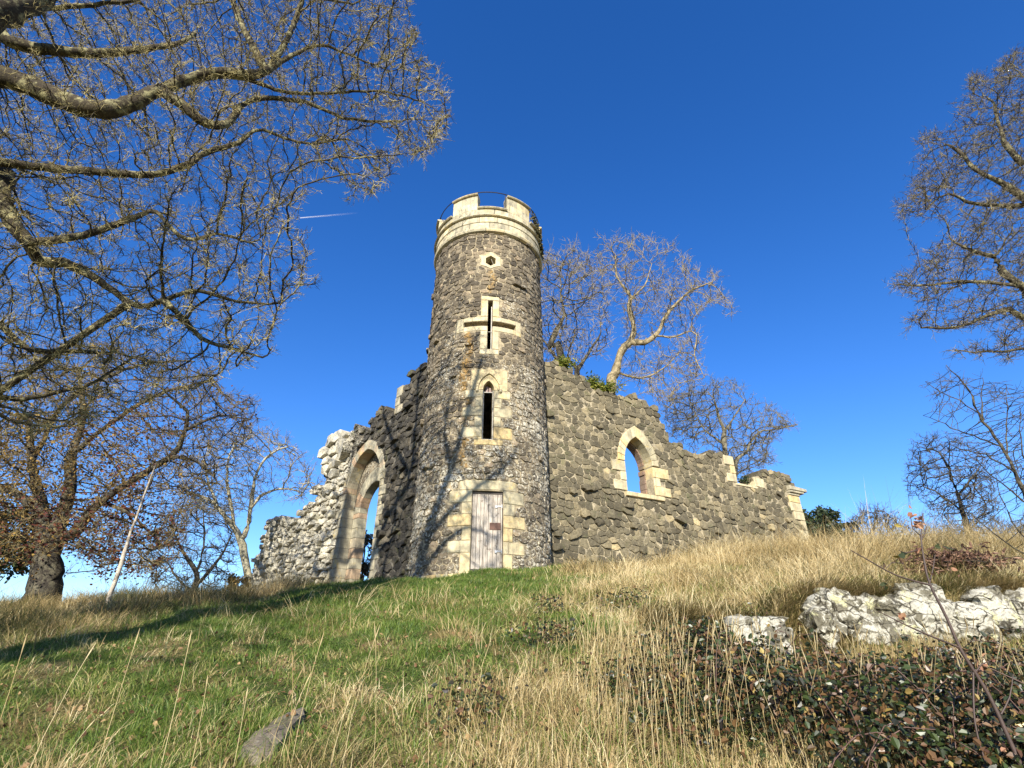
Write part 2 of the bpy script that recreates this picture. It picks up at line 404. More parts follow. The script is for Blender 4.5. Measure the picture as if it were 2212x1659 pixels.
def voussoirs(mb, inner, outer, d0, d1, mapf, per=1, gapk=.03, cyc=None):
    n = len(inner)-1
    for i in range(0, n, per):
        j = min(i+per, n); mb.cur = random.random() if cyc is None else cyc[(i//per) % len(cyc)]
        a0, a1, b0, b1 = inner[i], inner[j], outer[i], outer[j]
        def L(p, q, k): return (p[0]+(q[0]-p[0])*k, p[1]+(q[1]-p[1])*k)
        g0, g1 = gapk, 1-gapk
        q = [L(a0, a1, g0), L(a0, a1, g1), L(b0, b1, g1), L(b0, b1, g0)]
        dd = d1+random.uniform(-.008, .01)
        cx = sum(p[0] for p in q)/4; cz = sum(p[1] for p in q)/4
        qi = [(cx+(p[0]-cx)*.9, cz+(p[1]-cz)*.9) for p in q]
        vs = [mapf(*p, d0) for p in q]+[mapf(*p, dd-.015) for p in q]+[mapf(*p, dd) for p in qi]
        fs = [(3, 2, 1, 0), (8, 9, 10, 11)]
        for k in range(4):
            l = (k+1) % 4; fs += [(k, l, 4+l, 4+k), (4+k, 4+l, 8+l, 8+k)]
        mb.add(vs, fs)
def core(name, outline, holes, d0, d1, mapf, mat, parent, dz=0):
    loops = [outline]+holes
    tris = tessellate_polygon([[Vector((x, z, 0)) for x, z in l] for l in loops])
    flat = [p for l in loops for p in l]; n = len(flat); mb = MB()
    vs = [mapf(x, z, d1) for x, z in flat]+[mapf(x, z, d0) for x, z in flat]
    fs = [tuple(t_) for t_ in tris]+[tuple(n+i for i in t_[::-1]) for t_ in tris]
    b = 0
    for l in loops:
        m = len(l)
        for i in range(m): j = (i+1) % m; fs.append((b+i, b+j, n+b+j, n+b+i))
        b += m
    mb.add(vs, fs); o = mb.build(name, mat, parent); return o

# ------------------------------------------------------------------ tower
TC = (-.87, 15.47); ZB, ZT = 3.0, 14.24
def rw(z): return 1.945-.105*np.clip((z-3.35)/10.9, 0, 1)
RS = 1.9                                           # arc length s = theta * RS
def TM(s, z, d):
    th = s/RS; r = rw(z)+d; return (TC[0]+r*math.sin(th), TC[1]-r*math.cos(th), z)
def sd(deg): return R(deg)*RS
DC = 6.6
tower = empty('castle_tower', 'tall round tower of dark rubble stone with pale battlemented top', 'tower')
rnd = random.Random(3)
# openings (theta degrees, z)
o_door = (-4.6, 19.4, 3.2, 5.40); o_lan = (1.4, 10.9, 6.82, 8.62)
o_slit = (3.95, 8.5, 9.68, 11.45); o_arm = (-18.8, 31.6, 10.5, 10.67); o_hex = (-.3, 11.3, 12.80, 13.24)
th_cuts = sorted(set([-180, 180]+[o[i] for o in (o_door, o_lan, o_slit, o_arm, o_hex) for i in (0, 1)]))
def fill(c, st):
    out = []
    for a, b in zip(c[:-1], c[1:]):
        k = max(1, int(math.ceil((b-a)/st))); out += [a+(b-a)*i/k for i in range(k)]
    return out+[c[-1]]
tl = fill(th_cuts, 4); zl = fill(sorted(set([ZB, ZT]+[o[i] for o in (o_door, o_lan, o_slit, o_arm, o_hex) for i in (2, 3)])), .5)
def openat(th, z):
    for o in (o_door, o_lan, o_slit, o_arm, o_hex):
        if o[0] < th < o[1] and o[2] < z < o[3]: return True
    return False
mb = MB(); NT, NZ = len(tl), len(zl); TW = .42
grid = {}
for dep, key in ((.012, 'o'), (-TW, 'i')):
    for i, th in enumerate(tl):
        for j, z in enumerate(zl): grid[key, i, j] = len(mb.v); mb.v.append(TM(sd(th), z, dep))
def af(f): mb.f.append(f); mb.a.append(.5)
op = [[openat((tl[i]+tl[i+1])/2, (zl[j]+zl[j+1])/2) for j in range(NZ-1)] for i in range(NT-1)]
G = lambda k, i, j: grid[k, i, j]
for i in range(NT-1):
    for j in range(NZ-1):
        if op[i][j]:
            if not op[i-1][j]: af((G('o', i, j), G('o', i, j+1), G('i', i, j+1), G('i', i, j)))
            if not op[i+1][j]: af((G('o', i+1, j), G('i', i+1, j), G('i', i+1, j+1), G('o', i+1, j+1)))
            if j > 0 and not op[i][j-1]: af((G('o', i, j), G('i', i, j), G('i', i+1, j), G('o', i+1, j)))
            if j < NZ-2 and not op[i][j+1]: af((G('o', i, j+1), G('o', i+1, j+1), G('i', i+1, j+1), G('i', i, j+1)))
        else:
            af((G('o', i, j), G('o', i+1, j), G('o', i+1, j+1), G('o', i, j+1))); af((G('i', i, j), G('i', i, j+1), G('i', i+1, j+1), G('i', i+1, j)))
mb.build('shaft_core', M_mort_t, tower)
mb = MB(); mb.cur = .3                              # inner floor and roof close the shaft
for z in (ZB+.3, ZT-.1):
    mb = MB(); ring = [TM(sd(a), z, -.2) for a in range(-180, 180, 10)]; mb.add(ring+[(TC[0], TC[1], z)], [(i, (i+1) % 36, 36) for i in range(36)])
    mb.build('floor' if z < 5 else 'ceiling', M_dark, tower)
# dressed frames: list of (polygon in (deg, z))
def D(a, b, c, d): return rect(sd(a), sd(b), c, d)
frames = {'door_surround': [], 'lancet_surround': [], 'cross_surround': [], 'hexagon_surround': []}
ds = frames['door_surround']
ds += [(D(-15.2, 30.2, 5.42, 5.68), .35)]
ds += [(D(-23, -4.6, 5.10, 5.42), .5), (D(19.4, 37.2, 5.08, 5.42), .2), (D(-12.5, -4.6, 4.80, 5.10), .6), (D(19.4, 29, 4.78, 5.08), .5),
       (D(-23.4, -4.6, 4.50, 4.80), .85), (D(19.4, 38, 4.46, 4.78), .8), (D(-11.6, -4.6, 4.14, 4.50), .75), (D(19.4, 27, 4.12, 4.46), .8),
       (D(-22.4, -4.6, 3.85, 4.14), .45), (D(19.4, 23.5, 3.82, 4.12), .7), (D(23.5, 37.4, 3.82, 4.12), .65), (D(-12.4, -4.6, 3.3, 3.85), .8), (D(19.4, 26.5, 3.3, 3.82), .75)]
ls = frames['lancet_surround']
ls += [(D(-14, 1.4, 8.09, 8.33), .4), (D(10.9, 25.4, 8.07, 8.33), .55), (D(-5, 1.4, 7.80, 8.09), .3), (D(10.9, 17.5, 7.78, 8.07), .35),
       (D(-15.7, 1.4, 7.52, 7.80), .2), (D(10.9, 26.8, 7.50, 7.78), .3), (D(-5, 1.4, 7.20, 7.52), .3), (D(10.9, 17, 7.20, 7.50), .5),
       (D(-15, 1.4, 6.88, 7.20), .35), (D(10.9, 27, 6.86, 7.20), .9), (D(-4.8, 18.7, 6.66, 6.82), .8), (D(-4.8, 1.4, 6.82, 6.88), .5), (D(10.9, 17, 6.82, 6.86), .5)]
cs = frames['cross_surround']
cs += [(D(-2.6, 14.6, 11.45, 11.63), .6), (D(-2.6, 3.95, 10.84, 11.45), .4), (D(8.5, 14.6, 10.84, 11.45), .45),
       (D(-26, -18.8, 10.32, 10.82), .45), (D(31.6, 37.2, 10.30, 10.84), .4), (D(-18.8, 3.95, 10.67, 10.84), .5), (D(8.5, 31.6, 10.67, 10.84), .45),
       (D(-18.8, 3.95, 10.32, 10.50), .4), (D(8.5, 31.6, 10.32, 10.50), .5), (D(-2.6, 3.95, 9.68, 10.32), .35), (D(8.5, 14.6, 9.68, 10.32), .4), (D(-2.6, 14.6, 9.50, 9.68), .5)]
ex = [D(-4.6, 19.4, 3.0, 5.5), D(1.4, 10.9, 6.8, 8.7), D(-2.6, 14.6, 9.5, 11.6), D(-26, 37, 10.33, 10.82), D(-9, 22.4, 8.3, 9.0),
      [(sd(DC-1.1)+ (sd(12))*math.cos(R(a)), 13.03+.36*math.sin(R(a))) for a in range(0, 360, 30)]]
for fr, lst in frames.items():
    if fr == 'door_surround' or fr == 'lancet_surround': ex += [q for q, _ in lst]
for fr in ('door_surround', 'lancet_surround', 'cross_surround'):
    m2 = MB()
    for q, r_ in frames[fr]:
        pad = .006; qq = [(x+(pad if x == min(p[0] for p in q) else -pad), z+(pad if z == min(p[1] for p in q) else -pad)) for x, z in q]
        slab(m2, qq, -.3, .028+rnd.uniform(-.004, .006), TM, .12, .012, r=min(1, max(0, r_+rnd.uniform(-.08, .08))))
    if fr == 'lancet_surround':                     # pointed head: slab with an arched hole, hood mould
        ap = arch_pts(sd(6.15), sd(4.75), 8.33, 8.62, 8); s0, s1 = sd(-9), sd(22.4)
        for i in range(len(ap)-1):
            (xa, za), (xb, zb) = ap[i], ap[i+1]; slab(m2, [(xa, za), (xb, zb), (xb, 8.98), (xa, 8.98)], -.3, .03, TM, 1, .0, r=.75)
        slab(m2, rect(s0, ap[0][0], 8.335, 8.98), -.3, .03, TM, .12, .0, r=.75); slab(m2, rect(ap[-1][0], s1, 8.335, 8.98), -.3, .03, TM, .12, .0, r=.75)
        hi = arch_pts(sd(6.3), sd(8.8), 8.34, 8.83, 8); ho = arch_pts(sd(6.3), sd(10.8), 8.34, 8.90, 8)
        m3 = MB(); voussoirs(m3, hi, ho, 0, .085, TM, 1, 0.0, [.7])
        for x in (sd(-3.5), sd(16.1)):
            ss = [(.045*math.cos(a), .06*math.sin(a)) for a in np.linspace(0, 2*PI, 9)[:-1]]
            m3.cur = .5; vs = [TM(x+p, 8.30+q, 0) for p, q in ss]+[TM(x+p, 8.30+q, .06) for p, q in ss]+[TM(x+p*.6, 8.30+q*.6, .09) for p, q in ss]+[TM(x, 8.3, .1)]
            m3.add(vs, [(k+i, k+(i+1) % 8, k+8+(i+1) % 8, k+8+i) for k in (0, 8) for i in range(8)]+[(16+i, 16+(i+1) % 8, 24) for i in range(8)])
        hm = m3
    so_ = m2.build(fr, M_ash, tower)
    if fr == 'lancet_surround': hm.build('hood_mould', M_ash, so_)
# hexagonal star window
m2 = MB(); cxh, czh = sd(5.5), 13.03
inn = [(cxh+sd(5.8)*math.sin(R(a))*1.0, czh+.215*math.cos(R(a))) for a in range(0, 360, 60)]
out = [(cxh+sd(11.6)*k*math.sin(R(a)), czh+.36*k*math.cos(R(a))) for a, k in zip(range(0, 360, 60), (1.05, .98, .98, .9, .98, .98))]
for i in range(6):
    j = (i+1) % 6; mi = ((out[i][0]+out[j][0])/2, (out[i][1]+out[j][1])/2); mi = (cxh+(mi[0]-cxh)*.93, czh+(mi[1]-czh)*.93)
    ii_ = ((inn[i][0]+inn[j][0])/2, (inn[i][1]+inn[j][1])/2)
    ii_ = (cxh+(ii_[0]-cxh)*.96, czh+(ii_[1]-czh)*.96)
    for q in ([inn[i], ii_, mi, out[i]], [ii_, inn[j], out[j], mi]): slab(m2, q, -.3, .03, TM, 1, 0, r=.55)
m2.build('hexagon_surround', M_ash, tower)
# stones of the shaft
mb = MB(); cl = cells(sd(-180), sd(180), 3.1, 14.26, .235, .15, 1.35, rnd, .03)
stones(mb, cl, TM, rnd, .008, .032, ex, None, .014, None, .7, .02)
mb.build('rubble_facing', M_tower, tower)
# ledge of dressed stone at the foot
mb = MB(); [slab(mb, D(a, a+9.5, 3.15, 3.36), -.1, .05, TM, .15, .01) for a in range(-80, 90, 10)]
mb.build('plinth', M_ash, tower)
# window and cross details
def bar(mb, p, q, r, n=6):
    p, q = Vector(p), Vector(q); d = (q-p).normalized(); a = d.orthogonal().normalized(); b = d.cross(a)
    ring = [(a*math.cos(2*PI*i/n)+b*math.sin(2*PI*i/n))*r for i in range(n)]
    mb.add([p+k for k in ring]+[q+k for k in ring], [(i, (i+1) % n, n+(i+1) % n, n+i) for i in range(n)]+[tuple(range(n))[::-1], tuple(range(n, 2*n))])
lw = MB(); hw = sd(4.6)
for x in (sd(1.75), sd(10.5)): bar(lw, TM(x, 6.84, -.10), TM(x, 8.36, -.10), .014)
bar(lw, TM(sd(1.6), 8.30, -.10), TM(sd(10.7), 8.30, -.10), .012); bar(lw, TM(sd(1.6), 6.86, -.10), TM(sd(10.7), 6.86, -.10), .014)
lwo = lw.build('lancet_window_frame', M_white, tower)
m2 = MB(); slab(m2, [(sd(3.0), 8.34), (sd(5.5), 8.33), (sd(6.5), 8.52), (sd(4.2), 8.54)], -.22, -.18, TM, 1, 0); slab(m2, [(sd(6.5), 8.36), (sd(9.6), 8.34), (sd(8.8), 8.50), (sd(7.0), 8.53)], -.24, -.2, TM, 1, 0)
m2.build('broken_glass', flat_mat('pinkish_board', (.30, .20, .17), .5), lwo)
m2 = MB(); bar(m2, TM(sd(7.8), 9.72, -.12), TM(sd(7.8), 11.3, -.12), .016); m2.build('upright_pipe', M_white, tower)
for a in (-12, -9.5, 14, 18, 22, 25): m2 = MB(); bar(m2, TM(sd(a), 10.48, -.16), TM(sd(a), 10.69, -.16), .01); m2.build('slot_bar', M_white, tower)
m2 = MB(); bar(m2, TM(sd(4), 10.36, -.1), TM(sd(8.4), 10.36, -.1), .01); m2.build('cross_bar', M_white, tower)
m2 = MB(); bar(m2, TM(sd(6), 13.16, -.05), TM(sd(12), 12.96, -.3), .014); m2.build('rod', M_white, tower)
# door: weathered boards set back in the opening
def wood():
    m, t, b = newmat('silvered_boards'); oc = coord(t); mp = N(t, 'ShaderNodeMapping'); mp.inputs['Scale'].default_value = (14, 14, 1.3); t.links.new(oc, mp.inputs[0])
    c = mix(t, ramp(t, noise(t, 2.2, 8, .7, mp.outputs[0], .6), [(.3, 0), (.68, 1)]), (.17, .14, .11), (.56, .50, .42))
    c = mix(t, .8, c, ramp(t, attr(t, 'rnd'), [(0, .75), (1, 1.2)]), 'MULTIPLY')
    c = mix(t, ramp(t, noise(t, 7, 3, .5, oc), [(.66, 0), (.7, .6)]), c, (.08, .055, .04))
    t.links.new(c, b.inputs['Base Color']); b.inputs['Roughness'].default_value = .85; bump(t, b, noise(t, 4, 6, .6, mp.outputs[0]), .5, .01); return m
M_wood = wood()
def flatT(x, z, d):                                 # a flat plane across the door opening, facing DC degrees
    a = R(7.4); ux, uy = math.cos(a), math.sin(a); r = 1.86+d
    return (TC[0]+r*math.sin(a)+ux*x, TC[1]-r*math.cos(a)+uy*x, z)
door = empty('x', None, None); door.name = 'door'; door.parent = tower
mb = MB(); x = -.385; kk = 0
while x < .385:
    wd = rnd.choice([.085, .1, .115]); wd = min(wd, .385-x); slab(mb, rect(x+.0035, x+wd-.0035, 3.47, 5.33), -.05, -.012+rnd.uniform(-.003, .003), flatT, 1, .004); x += wd
boards = mb.build('boards', M_wood, door)
mb = MB(); mb.cur = .1
for q in (rect(-.425, -.388, 3.42, 5.38), rect(.388, .425, 3.42, 5.38), rect(-.388, .388, 5.335, 5.40), rect(-.388, .388, 3.38, 3.462)): slab(mb, q, -.06, .0, flatT, 2, .004, r=.1)
mb.build('door_frame', flat_mat('dark_frame', (.05, .042, .036), .8), door)
for z in (5.02, 3.90):
    mb = MB(); slab(mb, rect(.20, .375, z-.014, z+.014), -.02, .004, flatT, 1, .002); slab(mb, rect(.20, .255, z-.045, z+.02), -.02, .016, flatT, 1, .004)
    bar(mb, flatT(.378, z-.05, .0), flatT(.378, z+.05, .0), .012); mb.build('hinge', M_galv, door)
mb = MB(); slab(mb, rect(.065, .35, 4.42, 4.60), -.02, -.002, flatT, 1, .002); mb.build('plate', M_rust, door)
# head of tower
def rev(mb, prof, a0=-180, a1=180, st=4, cap=False, TCc=TC):
    k = max(1, int(round((a1-a0)/st))); n = len(prof); vs = []
    for i in range(k+1):
        a = R(a0+(a1-a0)*i/k)
        for r, z in prof: vs.append((TCc[0]+r*math.sin(a), TCc[1]-r*math.cos(a), z))
    fs = [(i*n+j, (i+1)*n+j, (i+1)*n+(j+1) % n, i*n+(j+1) % n) for i in range(k) for j in range(n)]
    if cap: fs += [tuple(range(n)), tuple(range(k*n, k*n+n))[::-1]]
    mb.add(vs, fs)
mb = MB()
for k in range(20):
    mb.cur = rnd.random(); a = k*18; rev(mb, [(1.6, 14.20), (1.88, 14.20), (1.96, 14.235), (1.985, 14.30), (1.965, 14.36), (1.90, 14.395), (1.6, 14.395)], a+.25, a+17.75, 3, True)
mb.build('string_course', M_ash_top, tower)
def ashl(mb, r0, r1, z0, z1, n, off):
    for k in range(n):
        mb.cur = rnd.random(); a = 360/n*k+off+rnd.uniform(-2, 2)*.0; j = rnd.uniform(-.004, .004)
        rev(mb, [(r0, z0), (r1+j-.012, z0), (r1+j, z0+.012), (r1+j, z1-.012), (r1+j-.012, z1), (r0, z1)], a+.22, a+360/n-.22, 3, True)
mb = MB(); ashl(mb, 1.60, 1.915, 14.403, 14.645, 18, 3); ashl(mb, 1.60, 1.935, 14.65, 14.885, 20, 11); ashl(mb, 1.60, 1.93, 14.962, 15.235, 18, 8)
mb.build('parapet', M_ash_top, tower)
mb = MB()
for k in range(20): mb.cur = rnd.random(); rev(mb, [(1.6, 14.888), (1.99, 14.888), (2.02, 14.91), (2.0, 14.945), (1.6, 14.955)], k*18+5.1, k*18+22.9, 3, True)
mb.build('moulding', M_ash_top, tower)
GC = 5.9
for k in range(6):
    c0 = GC+60*k
    mb = MB(); mb.cur = rnd.random(); rev(mb, [(1.58, 15.238), (1.985, 15.238), (2.015, 15.27), (2.0, 15.305), (1.6, 15.35)], c0-15.2, c0+15.2, 2.5, True)
    cp = mb.build('gap_coping', M_ash_top, tower)
    mb = MB(); c1_ = c0+30
    for (za, zb, cuts) in ((15.238, 15.56, (-14.6, 2, 14.6)), (15.563, 15.89, (-14.6, -3, 14.6))):
        for a, b in zip(cuts[:-1], cuts[1:]): mb.cur = rnd.random(); rev(mb, [(1.60, za), (1.925, za), (1.925, zb), (1.60, zb)], c1_+a+.1, c1_+b-.1, 3, True)
    mo = mb.build('merlon', M_ash_top, tower)
    mb = MB(); mb.cur = rnd.random(); rev(mb, [(1.56, 15.893), (1.985, 15.893), (2.01, 15.92), (1.99, 15.965), (1.6, 16.03)], c1_-14.7, c1_+14.7, 2.5, True)
    mb.build('coping', M_ash_top, mo)
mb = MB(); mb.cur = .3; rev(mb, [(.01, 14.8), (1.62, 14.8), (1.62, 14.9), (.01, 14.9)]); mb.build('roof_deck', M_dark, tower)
def ringtube(mb, r, z, rad):
    rev(mb, [(r+rad*math.cos(a), z+rad*math.sin(a)) for a in np.linspace(0, 2*PI, 7)[:-1]], -180, 180, 5)
mb = MB(); ringtube(mb, 1.90, 16.06, .018)
for k in range(12): a = R(GC+14+30*k); bar(mb, (TC[0]+1.70*math.sin(a), TC[1]-1.70*math.cos(a), 14.9), (TC[0]+1.88*math.sin(a), TC[1]-1.88*math.cos(a), 16.06), .014)
mb.build('handrail', M_iron, tower)

# ------------------------------------------------------------------ ruined walls
class Wall:
    def __init__(s, O, d, n): s.O, s.d, s.n = O, d, n
    def M(s, t, z, dep): return (s.O[0]+s.d[0]*t+s.n[0]*dep, s.O[1]+s.d[1]*t+s.n[1]*dep, z)
    def W(s, u, v, dep=0):
        a, k = ray(u, v); ox, oy = s.O[0]+s.n[0]*dep, s.O[1]+s.n[1]*dep
        t = (a*oy-ox)/(s.d[0]-a*s.d[1]); return (t, EYE+k*(oy+s.d[1]*t))
RWl = Wall((1.13, 15.8), (.88, .475), (.475, -.88)); LWl = Wall((-2.82, 15.6), (-.687, .727), (-.727, -.687))
def base_z(wl, t): x, y, _ = wl.M(t, 0, 0); return float(H(x, y))
# right wall
top = [RWl.W(*c4(*p)) for p in [(40, 120), (130, 125), (190, 150), (240, 190), (290, 215), (340, 240), (380, 290), (430, 325), (520, 335), (535, 358), (600, 365), (650, 355), (740, 370), (752, 420), (830, 440), (850, 510), (900, 600), (915, 670), (990, 690), (1040, 730), (1080, 762), (1120, 780), (1150, 750), (1190, 728), (1240, 735), (1275, 765)]]
top += [(8.46, 8.48), (8.46, 7.46), (9.35, 7.44), (9.62, 7.55)]+[RWl.W(*c4(*p)) for p in [(1490, 905), (1560, 890), (1640, 880), (1700, 895), (1740, 900), (1765, 955), (1820, 985)]]
top += [(11.95, 7.75), (11.98, 3.2)]
out_r = [(-1.3, 3.0), (-1.3, 10.6)]+top
hole_r = arch_pts(3.62, .61, 7.46, 8.44, 9); hole_r = [(3.02, 6.38)]+hole_r+[(4.22, 6.38)]
wr = empty('ruined_wall', 'ruined grey rubble wall right of the tower, with one pointed window and a notch', 'wall')
THR = .62
def lower(o, dz=.10): return [(t-(.04 if i > len(o)//2 else 0), max(3.0, z-dz) if z > 3.3 else z) for i, (t, z) in enumerate(o)]
core('rubble_core', lower(out_r), [hole_r], -THR, .0165, RWl.M, M_mort_r, wr)
blocks = [(2.46, 3.02, 7.07, 7.44, .3), (2.78, 3.02, 6.76, 7.07, .6), (2.47, 3.02, 6.42, 6.76, .3), (4.22, 4.94, 7.05, 7.42, .8), (4.22, 4.52, 6.74, 7.05, .6), (4.22, 4.93, 6.42, 6.74, .75),
          (2.9, 4.56, 6.26, 6.40, .65)]
rend = [(11.33, 12.0, 7.08, 7.36, .95), (11.45, 12.0, 6.72, 7.08, .4), (11.3, 11.62, 6.72, 7.08, .5), (11.42, 12.01, 6.38, 6.72, .35), (11.75, 12.02, 6.0, 6.38, .3), (11.5, 12.02, 5.62, 6.0, .25), (11.8, 12.03, 5.3, 5.62, .6), (11.5, 12.04, 4.8, 5.3, .8), (11.75, 12.05, 4.3, 4.8, .4)]
mer = [(7.93, 8.46, 8.12, 8.50, .4), (8.22, 8.46, 7.80, 8.12, .8), (7.95, 8.47, 7.46, 7.80, .35)]
gapb = [(8.36, 9.56, 7.36, 7.46, .7), (9.72, 10.03, 7.44, 7.82, .3), (9.45, 9.72, 7.46, 7.84, .6)]
exr = [rect(a, b, c, d) for a, b, c, d, _ in blocks+rend+mer+gapb]
oi = arch_pts(3.62, .60, 7.46, 8.42, 7); oo = arch_pts(3.62, .89, 7.46, 8.84, 7)
exr += [[(3.02, 6.38)]+oo+[(4.22, 6.38)]]
rnd = random.Random(5)
mb = MB(); cl = cells(-1.2, 12.0, 3.3, 10.7, .25, .175, 1.25, rnd, .14)
up = [c for c in cl if c[0][1] > 6.5]; lo = [c for c in cl if c[0][1] <= 6.5]
stones(mb, up, RWl.M, rnd, .007, .032, exr, out_r, .02, THR+.03, .5, .02)
stones(mb, lo, RWl.M, rnd, .008, .038, exr, out_r, .02, THR+.03, .8, .13)
mb.build('rubble_facing', M_right, wr)
def put(mb, lst, d1=.06, d0=-.35, mp=None):
    for a, b, c, d, r_ in lst: slab(mb, rect(a+.006, b-.006, c+.006, d-.006), d0, d1+random.uniform(-.008, .012), mp, 3, .014, r=min(1, max(0, r_+random.uniform(-.1, .1))))
ws = MB(); put(ws, blocks[:-1], .065, -.34, RWl.M)
voussoirs(ws, oi, oo, -.34, .07, RWl.M, 1, .015)
wso = ws.build('window_surround', M_ash, wr)
mb = MB(); slab(mb, rect(2.92, 4.56, 6.25, 6.395), -.3, .11, RWl.M, .8, .015, r=.7); mb.build('sill', M_ash, wso)
mb = MB()                                           # rough red-brown reveal behind the dressed stones
for i in range(9):
    for (x0, x1) in ((3.00, 3.045), (4.20, 4.25)):
        pass
za = 6.40
while za < 7.40:
    h = random.uniform(.13, .2)
    for x0, x1 in ((2.9, 3.06+random.uniform(-.02, .02)), (4.18+random.uniform(-.02, .02), 4.35)): slab(mb, rect(x0, x1, za, min(za+h-.01, 7.44)), -THR-.02, -.345, RWl.M, 1, .01)
    za += h
ai = arch_pts(3.62, .57, 7.46, 8.34, 9); ao = arch_pts(3.62, .8, 7.46, 8.7, 9); voussoirs(mb, ai, ao, -THR-.02, -.345, RWl.M, 1, .03)
mb.build('window_reveal', ashlar_mat('red_brown_reveal', ((.16, .12, .09), (.22, .15, .11), (.26, .16, .11)), .5), wso)
mb = MB(); put(mb, rend, .07, -THR-.04, RWl.M); mb.build('corner_quoins', M_ash, wr)
mb = MB(); put(mb, mer, .055, -.5, RWl.M); put(mb, gapb, .055, -.5, RWl.M); mb.build('crenel_stones', M_ash, wr)
mb = MB(); vs = []                                   # moulded cornice slab at the broken corner
prof = [(.0, 0), (.10, 0), (.22, .10), (.28, .22), (.28, .34), (.0, .36)]
slab(mb, rect(11.38, 12.06, 7.38, 7.47), -THR-.05, .09, RWl.M, .3, .01, r=.2); slab(mb, rect(11.36, 12.24, 7.473, 7.56), -THR-.12, .16, RWl.M, .3, .015, r=.2); slab(mb, [(11.34, 7.563), (12.40, 7.563), (12.38, 7.69), (11.34, 7.74)], -THR-.16, .20, RWl.M, .3, .015, r=.25)
mb.build('cornice', M_ash_l, wr)

# left wall
topl = [LWl.W(*c3(*p)) for p in [(1235, 30), (1190, 45), (1150, 80), (1130, 100), (1120, 170), (1040, 195), (1034, 368), (1025, 362), (940, 335), (890, 340), (885, 395), (850, 430), (850, 495), (800, 480), (755, 455), (730, 480), (725, 510), (660, 505), (610, 520), (570, 570), (545, 600), (545, 660), (515, 700), (515, 735), (530, 745), (525, 790), (545, 805), (530, 850), (495, 870), (490, 930), (475, 990), (440, 1000), (400, 1020), (375, 1060), (340, 1100), (280, 1110), (240, 1085), (180, 1095), (150, 1120), (130, 1200), (120, 1260), (80, 1340), (60, 1400), (30, 1480), (20, 1560)]]
out_l = [(-1.3, 3.0), (-1.3, 10.4)]+topl+[(topl[-1][0]+.1, 2.2)]
AC, AH = 3.38, 1.14
a_in = arch_pts(AC, AH, 6.80, 8.16, 10); a_out = arch_pts(AC, AH+.28, 6.80, 8.50, 10)
hole_l = [(AC-AH-.01, 3.1)]+arch_pts(AC, AH+.01, 6.80, 8.18, 10)+[(AC+AH+.01, 3.1)]
THL = .68
wl_ = empty('ruined_wall', 'ruined lichen-white rubble wall left of the tower, with a tall pointed doorway', 'wall')
core('rubble_core', lower(out_l), [hole_l], -THL, .02, LWl.M, M_mort_l, wl_)
jl = []; jr = []; z = 3.2; k = 0
while z < 6.77:
    h = min(random.uniform(.30, .36), 6.80-z)
    jl.append((AC+AH, AC+AH+(.55, .30)[k % 2], z, z+h, random.random()*.6)); jr.append((AC-AH-(.24, .42)[k % 2], AC-AH, z, z+h, random.random()*.6)); z += h; k += 1
exl = [rect(a, b, c, d) for a, b, c, d, _ in jl+jr]+[[(AC-AH, 3.0)]+a_out+[(AC+AH, 3.0)]]
qn = [(1.38, 1.76, 9.62, 10.02, .3), (1.52, 1.78, 9.28, 9.62, .3), (1.30, 1.77, 8.98, 9.28, .6)]
exl += [rect(a, b, c, d) for a, b, c, d, _ in qn]
rnd = random.Random(9)
big_zone = [(5.3, 7.6), (8.2, 7.4), (8.2, 9.9), (5.3, 9.9)]
mb = MB(); cl = cells(-1.2, 13.2, 2.6, 10.5, .29, .20, 1.35, rnd, .06)
stones(mb, [c for c in cells(5.3, 8.2, 7.5, 9.9, .62, .40, 1.3, rnd) if inpoly([c[0][0]], [c[0][1]], big_zone)[0]], LWl.M, rnd, .015, .10, exl, out_l, .03, THL+.05, 1.6, .3)
cl = [c for c in cl if not inpoly([c[0][0]], [c[0][1]], big_zone)[0]]
stones(mb, [c for c in cl if c[0][0] < 5.0], LWl.M, rnd, .009, .045, exl, out_l, .02, THL+.04, 1.1, .16)
stones(mb, [c for c in cl if c[0][0] >= 5.0], LWl.M, rnd, .014, .075, exl, out_l, .03, THL+.05, 1.9, .45)
mb.build('rubble_facing', M_left, wl_)
mb = MB(); put(mb, jl, .05, -.345, LWl.M); put(mb, jr, .05, -.345, LWl.M)
voussoirs(mb, a_in, a_out, -.345, .07, LWl.M, 1, .012)
dso = mb.build('doorway_surround', M_ash_l, wl_)
IC, IH = 3.26, .90
b_in = arch_pts(IC, IH, 6.10, 7.05, 8); b_out = arch_pts(IC, IH+.40, 6.10, 7.56, 8)
mb = MB(); voussoirs(mb, b_in, b_out, -THL-.02, -.352, LWl.M, 1, .012)
z = 3.2
while z < 6.09:
    h = min(.34, 6.10-z)
    for q in ((IC+IH, IC+IH+.5), (IC-IH-.3, IC-IH)): slab(mb, rect(q[0], q[1], z+.005, z+h-.005), -THL-.02, -.352, LWl.M, 1, .012)
    z += h
mb.build('inner_arch', M_ash_l, dso)
# stone filling between the two arches
mb = MB(); pa = b_out; pb = arch_pts(AC, AH+.12, 6.80, 8.28, 8)
for i in range(len(pa)-1):
    for k in range(3):
        L = lambda p, q, f: (p[0]+(q[0]-p[0])*f, p[1]+(q[1]-p[1])*f)
        q = [L(pa[i], pb[i], k/3), L(pa[i+1], pb[i+1], k/3), L(pa[i+1], pb[i+1], (k+1)/3), L(pa[i], pb[i], (k+1)/3)]
        slab(mb, q, -THL, -.375+random.uniform(-.015, .015), LWl.M, 2, .0, r=random.uniform(.3, .8))
mb.build('tympanum', M_tower, dso)
mb = MB(); put(mb, qn, .05, -THL*.9, LWl.M)
mb.build('crenel_stones', M_ash_l, wl_)

